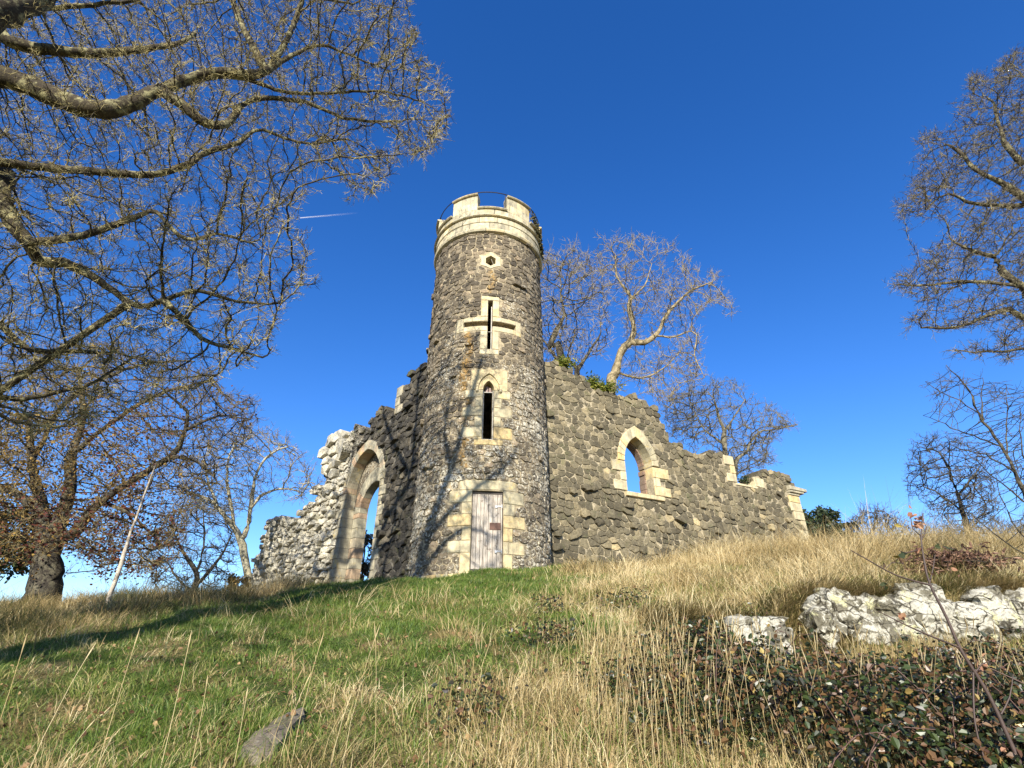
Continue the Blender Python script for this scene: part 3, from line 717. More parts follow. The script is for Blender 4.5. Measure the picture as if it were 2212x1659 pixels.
# ------------------------------------------------------------------ rocks
def rock(name, verts_uv, y, thick, mat, lbl, cat, seed, group=None, tilt=0.0):
    """angular boulder: traced front outline given real thickness, chipped and jittered"""
    rd = random.Random(seed); pts = [P(u, v, y) for u, v in verts_uv]
    cx = sum(p[0] for p in pts)/len(pts); cz = sum(p[2] for p in pts)/len(pts)
    den = []
    for i in range(len(pts)):
        a, b = pts[i], pts[(i+1) % len(pts)]
        for k in range(4): f = k/4; den.append((a[0]+(b[0]-a[0])*f+rd.uniform(-.012, .012), a[2]+(b[2]-a[2])*f+rd.uniform(-.012, .012)))
    n = len(den); vs = []; lay = [(.86, -.5), (1.0, -.15), (1.0, .25), (.94, .40), (.55, .5), (.2, .54)]
    off = [rd.uniform(-.03, .03) for _ in range(n)]
    den = [(cx+(x-cx)*.955, z-.14 if z < cz else z) for x, z in den]
    for sc, dd in lay:
        for i, (x, z) in enumerate(den):
            X = cx+(x-cx)*sc; Z = cz+(z-cz)*sc
            wob = .10*math.sin(3.1*X+seed)*math.cos(4.3*Z+seed*2)+off[i]*(sc < 1)+rd.uniform(-.012, .012)
            vs.append((X, y+thick*.5-dd*thick-(Z-cz)*tilt*-1+wob*.6, Z))
    fs = [(r_*n+i, r_*n+(i+1) % n, (r_+1)*n+(i+1) % n, (r_+1)*n+i) for r_ in range(len(lay)-1) for i in range(n)]
    fs += [tuple(range(n))[::-1], tuple(range((len(lay)-1)*n, len(lay)*n))]
    o = mesh_np(name, vs, fs, mat)
    import bmesh; from mathutils import noise as mn
    bm = bmesh.new(); bm.from_mesh(o.data); bmesh.ops.triangulate(bm, faces=bm.faces[:]); bmesh.ops.subdivide_edges(bm, edges=bm.edges[:], cuts=2, use_grid_fill=True); bm.normal_update()
    for v_ in bm.verts:
        q = v_.co*3.5+Vector((seed*3.1, 0, 0)); r2 = abs(mn.noise(q*.8))*.08+abs(mn.noise(q*2.2))*.026+mn.noise(q*6)*.010; st_ = .05*(1 if mn.noise(v_.co*Vector((2, 2, 7))+Vector((seed, 0, 0))) > .05 else 0)
        v_.co -= v_.normal*(r2+st_-.03)
    bm.to_mesh(o.data); bm.free(); o.data.polygons.foreach_set('use_smooth', np.zeros(len(o.data.polygons), bool)); return tag(o, lbl, cat, group)
def rockmat():
    m, t, b = newmat('lichen_rock'); oc = coord(t)
    c = mix(t, noise(t, 3, 8, .7, oc), (.085, .078, .055), (.22, .20, .145))
    v = N(t, 'ShaderNodeTexVoronoi'); v.inputs['Scale'].default_value = 3.2; t.links.new(oc, v.inputs['Vector'])
    k = math_(t, 'ADD', math_(t, 'MULTIPLY', noise(t, 7, 7, .7, oc, .6), .8), math_(t, 'MULTIPLY', noise(t, 1.7, 4, .6, oc), .6))
    c = mix(t, ramp(t, k, [(.655, 0), (.70, 1)]), c, (.44, .42, .345))
    vd = N(t, 'ShaderNodeTexVoronoi'); vd.feature = 'DISTANCE_TO_EDGE'; vd.inputs['Scale'].default_value = 2.6; mp = N(t, 'ShaderNodeMapping'); mp.inputs['Rotation'].default_value = (0, .6, 0); mp.inputs['Scale'].default_value = (1, 1, 1.9)
    wv = mix(t, .12, oc, N(t, 'ShaderNodeTexNoise').outputs['Color']); t.links.new(wv, mp.inputs[0]); t.links.new(mp.outputs[0], vd.inputs['Vector'])
    c = mix(t, ramp(t, vd.outputs['Distance'], [(.012, .9), (.035, 0)]), c, (.035, .03, .02))
    k2 = math_(t, 'SUBTRACT', noise(t, 5, 6, .7, oc, .2), .57); c = mix(t, ramp(t, k2, [(0, 0), (.05, .8)]), c, (.50, .48, .27))
    c = mix(t, 1, c, ramp(t, noise(t, 45, 6, .75, oc), [(.3, .55), (.7, 1.3)]), 'MULTIPLY')
    t.links.new(c, b.inputs['Base Color']); b.inputs['Roughness'].default_value = .95; b.inputs['Specular IOR Level'].default_value = .2
    bump(t, b, noise(t, 14, 8, .75, oc), .8, .04); return m
M_rock = rockmat()
GR = 'lichened rocks breaking out of the bank'
RK = [([(870, 640), (960, 620), (1120, 690), (1180, 790), (1000, 850), (930, 760)], 7.7, .5, 'narrow grey slab with white lichen beside a dark crack in the long rock face'),
      ([(1000, 840), (1180, 780), (1240, 870), (1230, 950), (1060, 940), (1020, 890)], 7.62, .5, 'brown-grey outcrop block low in the long rock face, under the white slabs'),
      ([(1160, 680), (1290, 680), (1440, 900), (1350, 940), (1240, 880)], 7.6, .55, 'slanting white-crusted outcrop slab leaning right, mid rock face'),
      ([(1300, 610), (1430, 590), (1550, 600), (1570, 790), (1380, 790), (1290, 700)], 7.7, .6, 'big pale rock with round white lichen spots, highest of the outcrop'),
      ([(1380, 800), (1580, 800), (1640, 930), (1460, 930)], 7.62, .5, 'squat greenish-white rock below the spotted rock in the outcrop'),
      ([(1575, 700), (1740, 700), (1880, 880), (1680, 945), (1590, 820)], 7.55, .6, 'bright white wedge-shaped rock right of centre in the outcrop'),
      ([(1760, 630), (1880, 615), (1950, 700), (1940, 860), (1890, 860), (1760, 740)], 7.6, .6, 'upright white rock under the turf at the right of the outcrop'),
      ([(1960, 640), (2100, 620), (2150, 900), (1900, 900)], 7.7, .6, 'dark mossy rock cut by the right edge of the view'),
      ([(760, 760), (830, 680), (900, 710), (930, 800), (860, 900), (790, 830)], 7.6, .45, 'small pinkish-white rock at the left of the long rock face, behind a green bramble leaf'),
      ([(330, 800), (420, 780), (435, 930), (340, 940)], 6.9, .45, 'small white-crusted rock standing apart, left one of a pair in the dry grass'),
      ([(440, 800), (640, 800), (660, 870), (600, 960), (440, 930)], 6.9, .5, 'broad white-streaked rock in the dry grass, apart from the main outcrop'),
      ([(1700, 1000), (1800, 980), (1890, 1110), (1820, 1160), (1690, 1050)], 6.3, .4, 'low white rock sunk among brambles below the outcrop'),
      ([(1520, 1010), (1610, 990), (1640, 1050), (1540, 1060)], 6.4, .35, 'pale rock tip showing through grass below the squat greenish-white rock')]
for i, (pp, y, th, lb) in enumerate(RK):
    rock('rock', [c5(*p) for p in pp], y, th, M_rock, lb, 'rock', 20+i, GR, .25)
# fallen block in the grass, bottom left
def flat_rock():
    px = [(512, 1628), (545, 1585), (612, 1545), (655, 1527), (662, 1543), (628, 1575), (590, 1628), (560, 1645)]
    pts = []
    for u, v in px:
        a, k = ray(u, v); y = 2.0
        for _ in range(60):
            if EYE+k*y < float(H(a*y, y))+.055: break
            y += .08
        pts.append((a*y, y, EYE+k*y))
    n = len(pts); cx = sum(p[0] for p in pts)/n; cy = sum(p[1] for p in pts)/n; cz = sum(p[2] for p in pts)/n
    rd = random.Random(2); den = []
    for i in range(n):
        a, b = pts[i], pts[(i+1) % n]
        for k in range(4): f = k/4; den.append(tuple(a[j]+(b[j]-a[j])*f+rd.uniform(-.008, .008) for j in range(3)))
    m = len(den); vs = [(x, y, z-.3) for x, y, z in den]+[(x, y, z-.02) for x, y, z in den]
    for sc, dz in ((.93, .012), (.6, .02), (.25, .03)): vs += [(cx+(x-cx)*sc, cy+(y-cy)*sc, cz+(z-cz)*sc+dz+rd.uniform(-.008, .008)) for x, y, z in den]
    fs = [(r_*m+i, r_*m+(i+1) % m, (r_+1)*m+(i+1) % m, (r_+1)*m+i) for r_ in range(4) for i in range(m)]+[tuple(range(4*m, 5*m))]
    o = mesh_np('fallen_stone', vs, fs, M_frock); tag(o, 'flat grey-brown stone slab lying half buried in the grass in the near foreground', 'stone')
m_, t_, b_ = newmat('grey_slab'); oc_ = coord(t_)
c_ = mix(t_, ramp(t_, noise(t_, 7, 8, .75, oc_), [(.35, 0), (.65, 1)]), (.09, .07, .048), (.23, .19, .13)); c_ = mix(t_, ramp(t_, noise(t_, 22, 5, .7, oc_), [(.62, 0), (.68, .7)]), c_, (.42, .40, .33))
t_.links.new(c_, b_.inputs['Base Color']); b_.inputs['Roughness'].default_value = .95; bump(t_, b_, noise(t_, 20, 8, .7, oc_), .8, .03); M_frock = m_
flat_rock()

# ------------------------------------------------------------------ trees
def tube_mesh(name, chains, mat, parent, sides_f, attrs=None, raw=False):
    VV = []; FF = []; base = 0; AA = []
    for pts, rad in chains:
        pts = np.asarray(pts, float); rad = np.asarray(rad, float); n = len(pts)
        if n < 2: continue
        k = sides_f(rad[0]); tg = np.gradient(pts, axis=0); tg /= np.linalg.norm(tg, axis=1)[:, None]+1e-9
        ref = np.array([0, 0, 1.]) if abs(tg[:, 2]).mean() < .8 else np.array([1., 0, 0])
        a = np.cross(tg, ref); a /= np.linalg.norm(a, axis=1)[:, None]+1e-9; b = np.cross(tg, a)
        ang = np.arange(k)*2*PI/k
        rr = rad[:, None, None]
        if rad[0] > .04: rr = rr*(1+.13*np.sin(ang*2+3*pts[:, 2:3])[:, :, None]+rng.normal(0, .05, (n, k, 1)))
        ring = pts[:, None]+rr*(a[:, None]*np.cos(ang)[None, :, None]+b[:, None]*np.sin(ang)[None, :, None])
        VV.append(ring.reshape(-1, 3))
        i = np.arange(n-1)[:, None]*k; j = np.arange(k)[None]; j2 = (j+1) % k
        FF.append(np.stack([i+j, i+j2, i+k+j2, i+k+j], -1).reshape(-1, 4)+base); base += n*k
    if raw: return np.concatenate(VV), np.concatenate(FF)
    if not VV: return None
    return mesh_np(name, np.concatenate(VV), [np.concatenate(FF)], mat, parent, smooth=True)
def resample(pl, step):
    pts = [Vector(p[:3]) for p in pl]; rad = [p[3] for p in pl]; out = []; ro = []
    # Catmull-Rom
    for i in range(len(pts)-1):
        p0 = pts[max(0, i-1)]; p1 = pts[i]; p2 = pts[i+1]; p3 = pts[min(len(pts)-1, i+2)]
        k = max(1, int((p2-p1).length/step))
        for j in range(k):
            t = j/k; out.append(.5*((2*p1)+(p2-p0)*t+(2*p0-5*p1+4*p2-p3)*t*t+(3*p1-3*p2+p3-p0)*t**3)); ro.append(rad[i]+(rad[i+1]-rad[i])*t)
    out.append(pts[-1]); ro.append(rad[-1]); return out, ro
def grow(limbs, A, step, kill, infl, iters=140, tip=.004, pipe=2.35, grav=(0, 0, 0), jit=.25, twig=2, twl=.25, seed=1, maxr=None, twr=.0035, kink=.5, inert=.55):
    """limbs: list of polylines (x,y,z,r); A: attraction points. space colonisation then fine twigs. returns chains"""
    r_ = np.random.default_rng(seed); pos = []; par = []; rad0 = []; 
    for pl in limbs:
        q, ro = resample(pl, step)
        st = np.array(q[0]); parent = -1
        if pos:
            d = np.linalg.norm(np.array(pos)-st, axis=1); j = int(d.argmin()); parent = j
        for i, (p, rr) in enumerate(zip(q, ro)):
            jj = r_.normal(0, step*.06, 3) if 0 < i else 0
            pos.append(np.array(p)+jj); par.append(parent); rad0.append(rr); parent = len(pos)-1
    n0 = len(pos); pos = np.array(pos); par = list(par)
    A = np.asarray(A, float); bd = np.full(len(A), 1e9); bi = np.zeros(len(A), int)
    new = np.arange(n0); alive = np.ones(len(A), bool); P_ = [p for p in pos]
    nch = np.zeros(400000, int)
    for it in range(iters):
        NP = np.array([P_[i] for i in new]); idx = np.nonzero(alive)[0]
        if len(idx) == 0 or len(NP) == 0: break
        for c0 in range(0, len(NP), 600):
            ch = NP[c0:c0+600]; D2 = ((A[idx, None]-ch[None])**2).sum(-1); m = D2.argmin(1); dm = D2[np.arange(len(idx)), m]
            better = dm < bd[idx]; k = idx[better]; bd[k] = dm[better]; bi[k] = new[c0+m[better]]
        alive &= bd > kill*kill
        idx = np.nonzero(alive & (bd < infl*infl))[0]
        if len(idx) == 0: break
        own = bi[idx]; u, inv = np.unique(own, return_inverse=True); PP = np.array([P_[i] for i in u])
        dv = A[idx]-PP[inv]; dv /= np.linalg.norm(dv, axis=1)[:, None]+1e-9; acc = np.zeros((len(u), 3)); np.add.at(acc, inv, dv)
        acc /= np.linalg.norm(acc, axis=1)[:, None]+1e-6; pr = np.array([P_[par[i]] if par[i] >= 0 else P_[i] for i in u]); pdv = PP-pr; pdv /= np.linalg.norm(pdv, axis=1)[:, None]+1e-6; acc += inert*pdv*(u >= n0)[:, None]+r_.normal(0, jit, acc.shape)+np.array(grav); acc /= np.linalg.norm(acc, axis=1)[:, None]+1e-9
        new = []
        for q, i in enumerate(u):
            if nch[i] >= (3 if i >= n0 else 5): continue
            nch[i] += 1
            new.append(len(P_)); P_.append(PP[q]+acc[q]*step); par.append(int(i))
        new = np.array(new, int)
        if len(P_) > 60000: break
    P_ = np.array(P_); n = len(P_); par = np.array(par)
    kids = [[] for _ in range(n)]
    for i in range(n):
        if par[i] >= 0: kids[par[i]].append(i)
    rad = np.zeros(n); order = range(n-1, -1, -1)
    for i in order:
        s = sum(rad[k]**pipe for k in kids[i]); rad[i] = max(tip, s**(1/pipe)) if s > 0 else tip
        if i < n0: rad[i] = max(rad0[i], 0) if rad0[i] > 0 else rad[i]
    for i in range(n):
        if par[i] >= 0 and i >= n0: rad[i] = min(rad[i], rad[par[i]]*.8 if par[i] < n0 else rad[par[i]])
    if maxr: rad[n0:] = np.minimum(rad[n0:], maxr)
    chains = []; stack = [i for i in range(n) if par[i] < 0]; 
    while stack:
        s0 = stack.pop(); pts = []; rr = []
        if par[s0] >= 0: pts.append(P_[par[s0]]); rr.append(min(rad[s0]*1.15, rad[par[s0]]))
        i = s0
        while True:
            pts.append(P_[i]); rr.append(rad[i])
            if not kids[i]: break
            nxt = max(kids[i], key=lambda k: rad[k]); stack += [k for k in kids[i] if k != nxt]; i = nxt
        if len(pts) > 1: chains.append((pts, rr))
    # fine zigzag twigs
    tw = []
    if twig > 0:
        cand = np.nonzero(rad < max(.02, tip*4))[0]; cand = cand[cand >= min(n0, n-1)] if len(cand) > n0 else cand
        cnt = r_.poisson(twig, len(cand)); src = np.repeat(cand, cnt)
        pd = P_[src]-P_[np.maximum(par[src], 0)]; pd /= np.linalg.norm(pd, axis=1)[:, None]+1e-9
        d = pd*.7+r_.normal(0, .55, pd.shape)+np.array(grav)*.5; d /= np.linalg.norm(d, axis=1)[:, None]+1e-9
        L = twl*r_.uniform(.4, 1.3, len(src)); p0 = P_[src]; seg = 3
        path = [p0]; dd = d
        for s_ in range(seg):
            dd = dd+r_.normal(0, kink, dd.shape)*.5+np.array([0, 0, .12]); dd /= np.linalg.norm(dd, axis=1)[:, None]+1e-9; path.append(path[-1]+dd*(L/seg)[:, None])
        tw = np.stack(path, 1)                     # (m, 4, 3)
        # sub twigs
        m = len(tw); src2 = np.repeat(np.arange(m), 2); at = r_.integers(1, 3, len(src2)); q0 = tw[src2, at]
        d2 = tw[src2, at+1]-tw[src2, at]; d2 /= np.linalg.norm(d2, axis=1)[:, None]+1e-9; d2 = d2*.6+r_.normal(0, .6, d2.shape); d2 /= np.linalg.norm(d2, axis=1)[:, None]+1e-9
        e = q0+d2*(L[src2]*.3)[:, None]; e2 = e+(d2+r_.normal(0, .3, d2.shape))*(L[src2]*.15)[:, None]
        sub = np.stack([q0, e, e2], 1)
        tw = (tw, sub)
    return chains, tw, P_, rad
def twig_mesh(name, tw, r, mat, parent):
    VV = []; FF = []; base = 0
    for arr, sc in zip(tw, (1., .75)):
        m, k, _ = arr.shape; tg = np.gradient(arr, axis=1); tg /= np.linalg.norm(tg, axis=2)[..., None]+1e-9
        ref = rng.normal(0, 1, (m, 1, 3)); a = np.cross(tg, ref); a /= np.linalg.norm(a, axis=2)[..., None]+1e-9; b = np.cross(tg, a)
        rr = (np.linspace(1, .45, k)*r*sc)[None, :, None, None]; ang = np.arange(3)*2*PI/3
        ring = arr[:, :, None]+rr*(a[:, :, None]*np.cos(ang)[None, None, :, None]+b[:, :, None]*np.sin(ang)[None, None, :, None])
        VV.append(ring.reshape(-1, 3)); i = (np.arange(m)[:, None, None]*k*3+np.arange(k-1)[None, :, None]*3); j = np.arange(3)[None, None]; j2 = (j+1) % 3
        FF.append(np.stack([i+j, i+j2, i+3+j2, i+3+j], -1).reshape(-1, 4)+base); base += m*k*3
    return np.concatenate(VV), np.concatenate(FF)
def attract(poly, y0, y1, n, seed=0, holes=(), dens=None):
    r_ = np.random.default_rng(seed); xs = [p[0] for p in poly]; ys = [p[1] for p in poly]; out = []
    while len(out) < n:
        u = r_.uniform(min(xs), max(xs), n); v = r_.uniform(min(ys), max(ys), n); ok = inpoly(u, v, poly)
        for h in holes: ok &= ~inpoly(u, v, h)
        for a, b in zip(u[ok], v[ok]):
            p = P(a, b, r_.uniform(y0, y1)); q = 6.5/(.5*(y0+y1)); x_, y_, z_ = p[0]*q*2.2, p[1]*q*2.2, p[2]*q*2.2
            g_ = math.sin(x_*1.3+z_*.7+seed)*math.cos(y_*1.1-z_*1.2)+.7*math.sin(z_*2.3-x_*1.9+seed*2)+.5*math.sin(x_*3.7+y_*2.9)
            if g_ > -.3 or r_.random() < .10: out.append(p)
    return np.array(out[:n])
def leaves_np(name, C, size, mat, parent=None, seed=0, up=0.0, aspect=.6, curl=.25, droop=None):
    r_ = np.random.default_rng(seed); n = len(C); d = r_.normal(0, 1, (n, 3)); d[:, 2] *= .6
    if droop is not None: d[:, 2] -= droop
    d /= np.linalg.norm(d, axis=1)[:, None]; nn = r_.normal(0, 1, (n, 3)); nn[:, 2] += up; s = np.cross(d, nn); s /= np.linalg.norm(s, axis=1)[:, None]+1e-9; nn = np.cross(s, d)
    L = size*r_.uniform(.6, 1.35, n)[:, None]; W = L*aspect*.5
    v = np.stack([C, C+d*L*.35+s*W+nn*L*curl*.3, C+d*L*.75+s*W*.75+nn*L*curl*.2, C+d*L, C+d*L*.75-s*W*.75+nn*L*curl*.2, C+d*L*.35-s*W+nn*L*curl*.3, C+d*L*.5], 1)
    b = np.arange(n)[:, None]*7; f = np.concatenate([b+np.array([[0, 1, 6, 5]]), b+np.array([[1, 2, 3, 6]]), b+np.array([[6, 3, 4, 5]])]); 
    at = np.tile(r_.random(n), 3)
    return mesh_np(name, v.reshape(-1, 3), [f.astype(np.int32)], mat, parent, attrs={'rnd': ('FACE', at)})
def tree(name, label, cat, limbs, A, mat, tmat=None, thick=.045, group=None, tw=None, **kw):
    root = empty(name, label, cat, group); ch, twg, P_, rad = grow(limbs, A, **kw)
    sf = lambda r_: 9 if r_ > .08 else (6 if r_ > .03 else (4 if r_ > .012 else 3))
    big = [c for c in ch if c[1][0] >= thick]; sm = [c for c in ch if c[1][0] < thick]
    if big: tube_mesh('trunk', big, mat, root, sf)
    a, b = tube_mesh('crown', sm, mat, None, sf, raw=True), (twig_mesh('twigs', twg, kw.get('twr', .0035), None, None) if len(twg) else None)
    V = np.concatenate([a[0], b[0]]) if b else a[0]; Fc = np.concatenate([a[1], b[1]+len(a[0])]) if b else a[1]
    mesh_np('crown', V, [Fc.astype(np.int32)], None, root, True, mats=[mat, tmat or mat], fmat=np.arange(len(Fc)) >= len(a[1])*1)
    return root, P_, rad
def limb(cv, pts, y, r0, r1, yend=None):
    n = len(pts); out = []
    for i, p in enumerate(pts):
        f = i/(n-1); yy = y[i] if isinstance(y, (list, tuple)) else y+((yend if yend is not None else y)-y)*f
        out.append((*P(*cv(*p), yy), r0+(r1-r0)*f))
    return out
idt = lambda x, y: (x, y)
M_barkA = bark_mat('lichened_bark', (.045, .037, .026), (.27, .25, .135), .49, .62, 6, (.07, .057, .038)); M_twigA = bark_mat('brown_twig', (.05, .038, .020), (.46, .39, .18), .40, .56, 5)
M_barkPale = bark_mat('pale_bark', (.10, .08, .045), (.32, .26, .155), .36, .62, 5); M_twigPale = bark_mat('pale_twig', (.09, .072, .042), (.42, .35, .20), .38, .6, 3)
M_barkDark = bark_mat('dark_bark', (.035, .03, .025), (.11, .10, .07), .45, .62, 5); M_twigDark = bark_mat('dark_twig', (.06, .05, .035), (.18, .15, .09), .4, .65, 8)
M_twigBrown = bark_mat('beech_twig', (.10, .075, .036), (.33, .25, .11), .4, .62, 8)

# A: the great tree on the left, trunk outside the view
TR = (-9.2, 3.2); hz = float(H(*TR))
trunk = [(TR[0], TR[1], hz-.3, .62), (TR[0]+.1, TR[1]+.1, hz+2, .50), (-8.9, 3.5, hz+4, .46), (-8.7, 3.9, hz+6.2, .40), (-8.6, 4.4, hz+8.2, .32), (-8.3, 5.0, hz+10.5, .22), (-8.0, 5.6, hz+13, .10)]
LA = [trunk,
      [(-8.7, 3.9, hz+6.2, .34)]+limb(c7, [(-150, 330), (0, 350), (110, 380), (240, 440), (420, 505), (560, 490), (720, 420), (850, 370), (1000, 335), (1150, 345), (1230, 325), (1290, 240), (1350, 120), (1400, -20)], 5.2, .17, .045, 6.6),
      limb(c7, [(740, 415), (850, 490), (920, 550), (1000, 578), (1060, 560), (1110, 490), (1200, 455), (1400, 470), (1600, 545), (1800, 560)], 5.85, .095, .02, 7.2),
      limb(c7, [(1225, 325), (1160, 200), (1100, 80), (1060, -40)], 6.3, .08, .05, 6.6),
      limb(c7, [(1100, 345), (1300, 420), (1500, 430), (1750, 420), (1950, 470)], 6.25, .045, .014, 6.6),
      [(-8.9, 3.5, hz+4, .25)]+limb(c7, [(-150, 740), (0, 750), (250, 775), (500, 795), (700, 805), (860, 760), (950, 705), (1090, 660), (1200, 600), (1400, 660), (1600, 640)], 5.6, .085, .02, 7.0),
      [(-8.95, 3.45, hz+3.6, .25)]+limb(c7, [(-100, 780), (0, 900), (50, 1020), (130, 1120), (190, 1205), (300, 1212), (430, 1275), (520, 1340), (640, 1410), (760, 1380), (900, 1340), (1100, 1390), (1300, 1400)], 5.9, .12, .016, 7.4),
      limb(c7, [(760, 1380), (830, 1450), (930, 1560), (1050, 1600), (1210, 1645)], 6.6, .05, .014, 7),
      limb(c7, [(130, 1120), (300, 1100), (500, 1050), (650, 990), (720, 980), (850, 1100), (1000, 1080), (1150, 1120)], 6.0, .06, .016, 7),
      [(-8.6, 4.4, hz+8.2, .25)]+limb(c7, [(-100, 60), (50, 190), (300, 240), (550, 240), (800, 205), (900, 150)], 5.4, .12, .03, 6.4),
      limb(c7, [(0, 60), (200, 40), (400, 25), (640, 0)], 5.6, .07, .03, 6),
      limb(c7, [(1230, 325), (1450, 210), (1600, 250), (1800, 330)], 6.3, .05, .014, 7),
      limb(c8, [(-60, 410), (0, 400), (120, 410), (260, 385), (430, 345), (560, 280), (700, 190)], 6.2, .045, .012, 7),
      limb(c8, [(-60, 450), (0, 485), (120, 540), (300, 550), (460, 540)], 6.0, .035, .012, 7),
      limb(c8, [(-60, 20), (0, 30), (150, 150), (350, 155), (520, 170), (600, 165)], 6.2, .05, .014, 6.6)]
pA = [(-120, -160), (905, -160), (885, 40), (930, 110), (962, 170), (978, 240), (975, 315), (905, 350), (850, 345), (830, 400), (770, 438), (700, 360), (665, 380), (640, 470), (655, 540), (695, 605), (600, 660), (585, 740), (560, 775), (430, 750), (300, 740), (150, 720), (-120, 720)]
hA = [[(480, 290), (640, 300), (655, 345), (560, 330), (500, 320)]]
AA = np.concatenate([attract(pA, 5.0, 7.8, 8600, 1, hA), attract([(-120, 700), (540, 760), (480, 830), (330, 870), (100, 940), (-120, 960)], 5.6, 7.6, 1500, 2)])
SHADOW_LIMBS = [[(-9.0, 3.0, 5.5, .26), (-6.5, 2.2, 7.8, .19), (-4.6, 1.9, 9.4, .15), (-4.2, 1.9, 10.6, .12), (-3.5, 1.9, 12.1, .10), (-3.0, 1.9, 14.1, .07), (-2.7, 2.0, 15.4, .04)],  # out-of-view limbs, placed to cast branch shadows on the tower
      [(-4.4, 1.9, 10.2, .10), (-3.3, 1.7, 11.2, .075), (-2.2, 1.8, 12.0, .05), (-1.7, 1.9, 12.9, .03)], [(-4.6, 1.9, 9.4, .09), (-3.9, 2.0, 9.9, .075), (-3.0, 2.0, 10.4, .05), (-2.4, 2.0, 10.3, .03)], [(-3.5, 1.9, 12.1, .07), (-3.8, 1.7, 13.6, .05), (-3.6, 1.6, 15, .03)],
      [(-9.2, 3.2, 3.4, .42), (-7.9, .8, 4.2, .42), (-7.1, -.9, 5.6, .40), (-6.2, -1.0, 8.0, .33), (-4.9, -.4, 10.4, .20), (-4.0, .2, 12.4, .07)], [(-7.1, -.9, 5.6, .14), (-6.9, .2, 7.2, .10), (-6.0, 1.0, 9.0, .06)], [(-7.9, .8, 4.2, .24), (-8.1, -1.4, 5.4, .34), (-7.2, -1.7, 7.4, .28), (-6.0, -1.1, 9.4, .18), (-5.0, -.6, 11.5, .06)]]  # unseen limbs beside and behind the camera, added and thickened to shade the slope
LA += SHADOW_LIMBS
ra = np.random.default_rng(77)
AA = np.concatenate([AA, np.stack([ra.uniform(-5.6, -2.0, 700), ra.uniform(1.2, 2.8, 700), ra.uniform(9.4, 15.4, 700)], 1), np.stack([ra.uniform(-9.5, -4, 1300), ra.uniform(-2.2, 1.6, 1300), ra.uniform(4.8, 12, 1300)], 1)])  # extra points grow unseen twigs on the shadow limbs for soft shade
tree('foreground_tree', 'huge bare lichen-covered tree reaching in from the left edge, high above the slope', 'tree', LA, AA, M_barkA, M_twigA, thick=.04,
     step=.115, kill=.20, infl=1.0, iters=90, tip=.0060, twig=2.6, twl=.20, jit=.24, seed=3, twr=.0040, maxr=.05, pipe=2.15, kink=.75, grav=(.16, .03, -.04))
# no separate trees behind the camera: the added out-of-view limbs throw those shadows
# H: tree reaching in on the right
LH = [[(17.6, 9.5, float(H(17.6, 9.5))-.3, .5), (17.4, 9.8, 6.5, .42), (17.2, 10.2, 10, .34), (17, 10.5, 14, .22), (17, 10.6, 18, .1)],
      [(17.2, 10.2, 10, .2)]+limb(c10, [(1100, 900), (950, 810), (830, 740), (700, 670), (640, 600), (560, 540)], 10.8, .11, .03),
      [(17.0, 10.4, 12.5, .2)]+limb(c10, [(1100, 640), (950, 640), (860, 540), (830, 460), (800, 330)], 10.8, .10, .03),
      [(17.2, 10.2, 10.6, .16)]+limb(c10, [(1100, 870), (900, 860), (700, 850), (560, 800), (440, 880)], 11, .07, .018),
      [(17.4, 9.8, 7.5, .2)]+limb(c10, [(1150, 1400), (950, 1280), (850, 1210), (800, 1120), (700, 1100), (600, 1050)], 10.6, .11, .025),
      [(17.4, 9.8, 6.9, .15)]+limb(c10, [(1150, 1450), (950, 1440), (870, 1395), (740, 1440), (600, 1490), (420, 1490)], 10.8, .09, .018),
      limb(c10, [(950, 1280), (700, 1250), (450, 1270), (290, 1265)], 10.6, .05, .014, 11),
      limb(c10, [(1150, 1640), (950, 1600), (800, 1620), (600, 1610)], 10.8, .04, .012, 11)]
pH = [(1100, 20), (880, 70), (800, 190), (640, 190), (700, 300), (560, 370), (700, 420), (430, 480), (380, 590), (390, 700), (340, 800), (300, 900), (380, 950), (600, 900), (660, 990), (530, 1050), (400, 1110), (450, 1180), (340, 1210), (260, 1270), (450, 1300), (400, 1400), (360, 1490), (500, 1520), (700, 1470), (1100, 1490)]
AH_ = np.concatenate([attract([c10(*p) for p in pH], 9.8, 12.2, 3600, 5), attract([c10(*p) for p in [(560, 1600), (850, 1490), (1100, 1500), (1100, 1700), (700, 1650)]], 10.2, 11.6, 260, 6)])
tree('tall_tree', 'tall bare tree with dense fine twigs reaching in from the right edge against the sky', 'tree', LH, AH_, M_barkA, bark_mat('grey_twig', (.035, .03, .02), (.27, .23, .14), .42, .60, 5), thick=.04,
     step=.17, kill=.22, infl=1.5, iters=90, tip=.0062, twig=2.7, twl=.27, jit=.24, seed=5, twr=.0056, maxr=.045, kink=.7, grav=(-.16, 0, -.02))
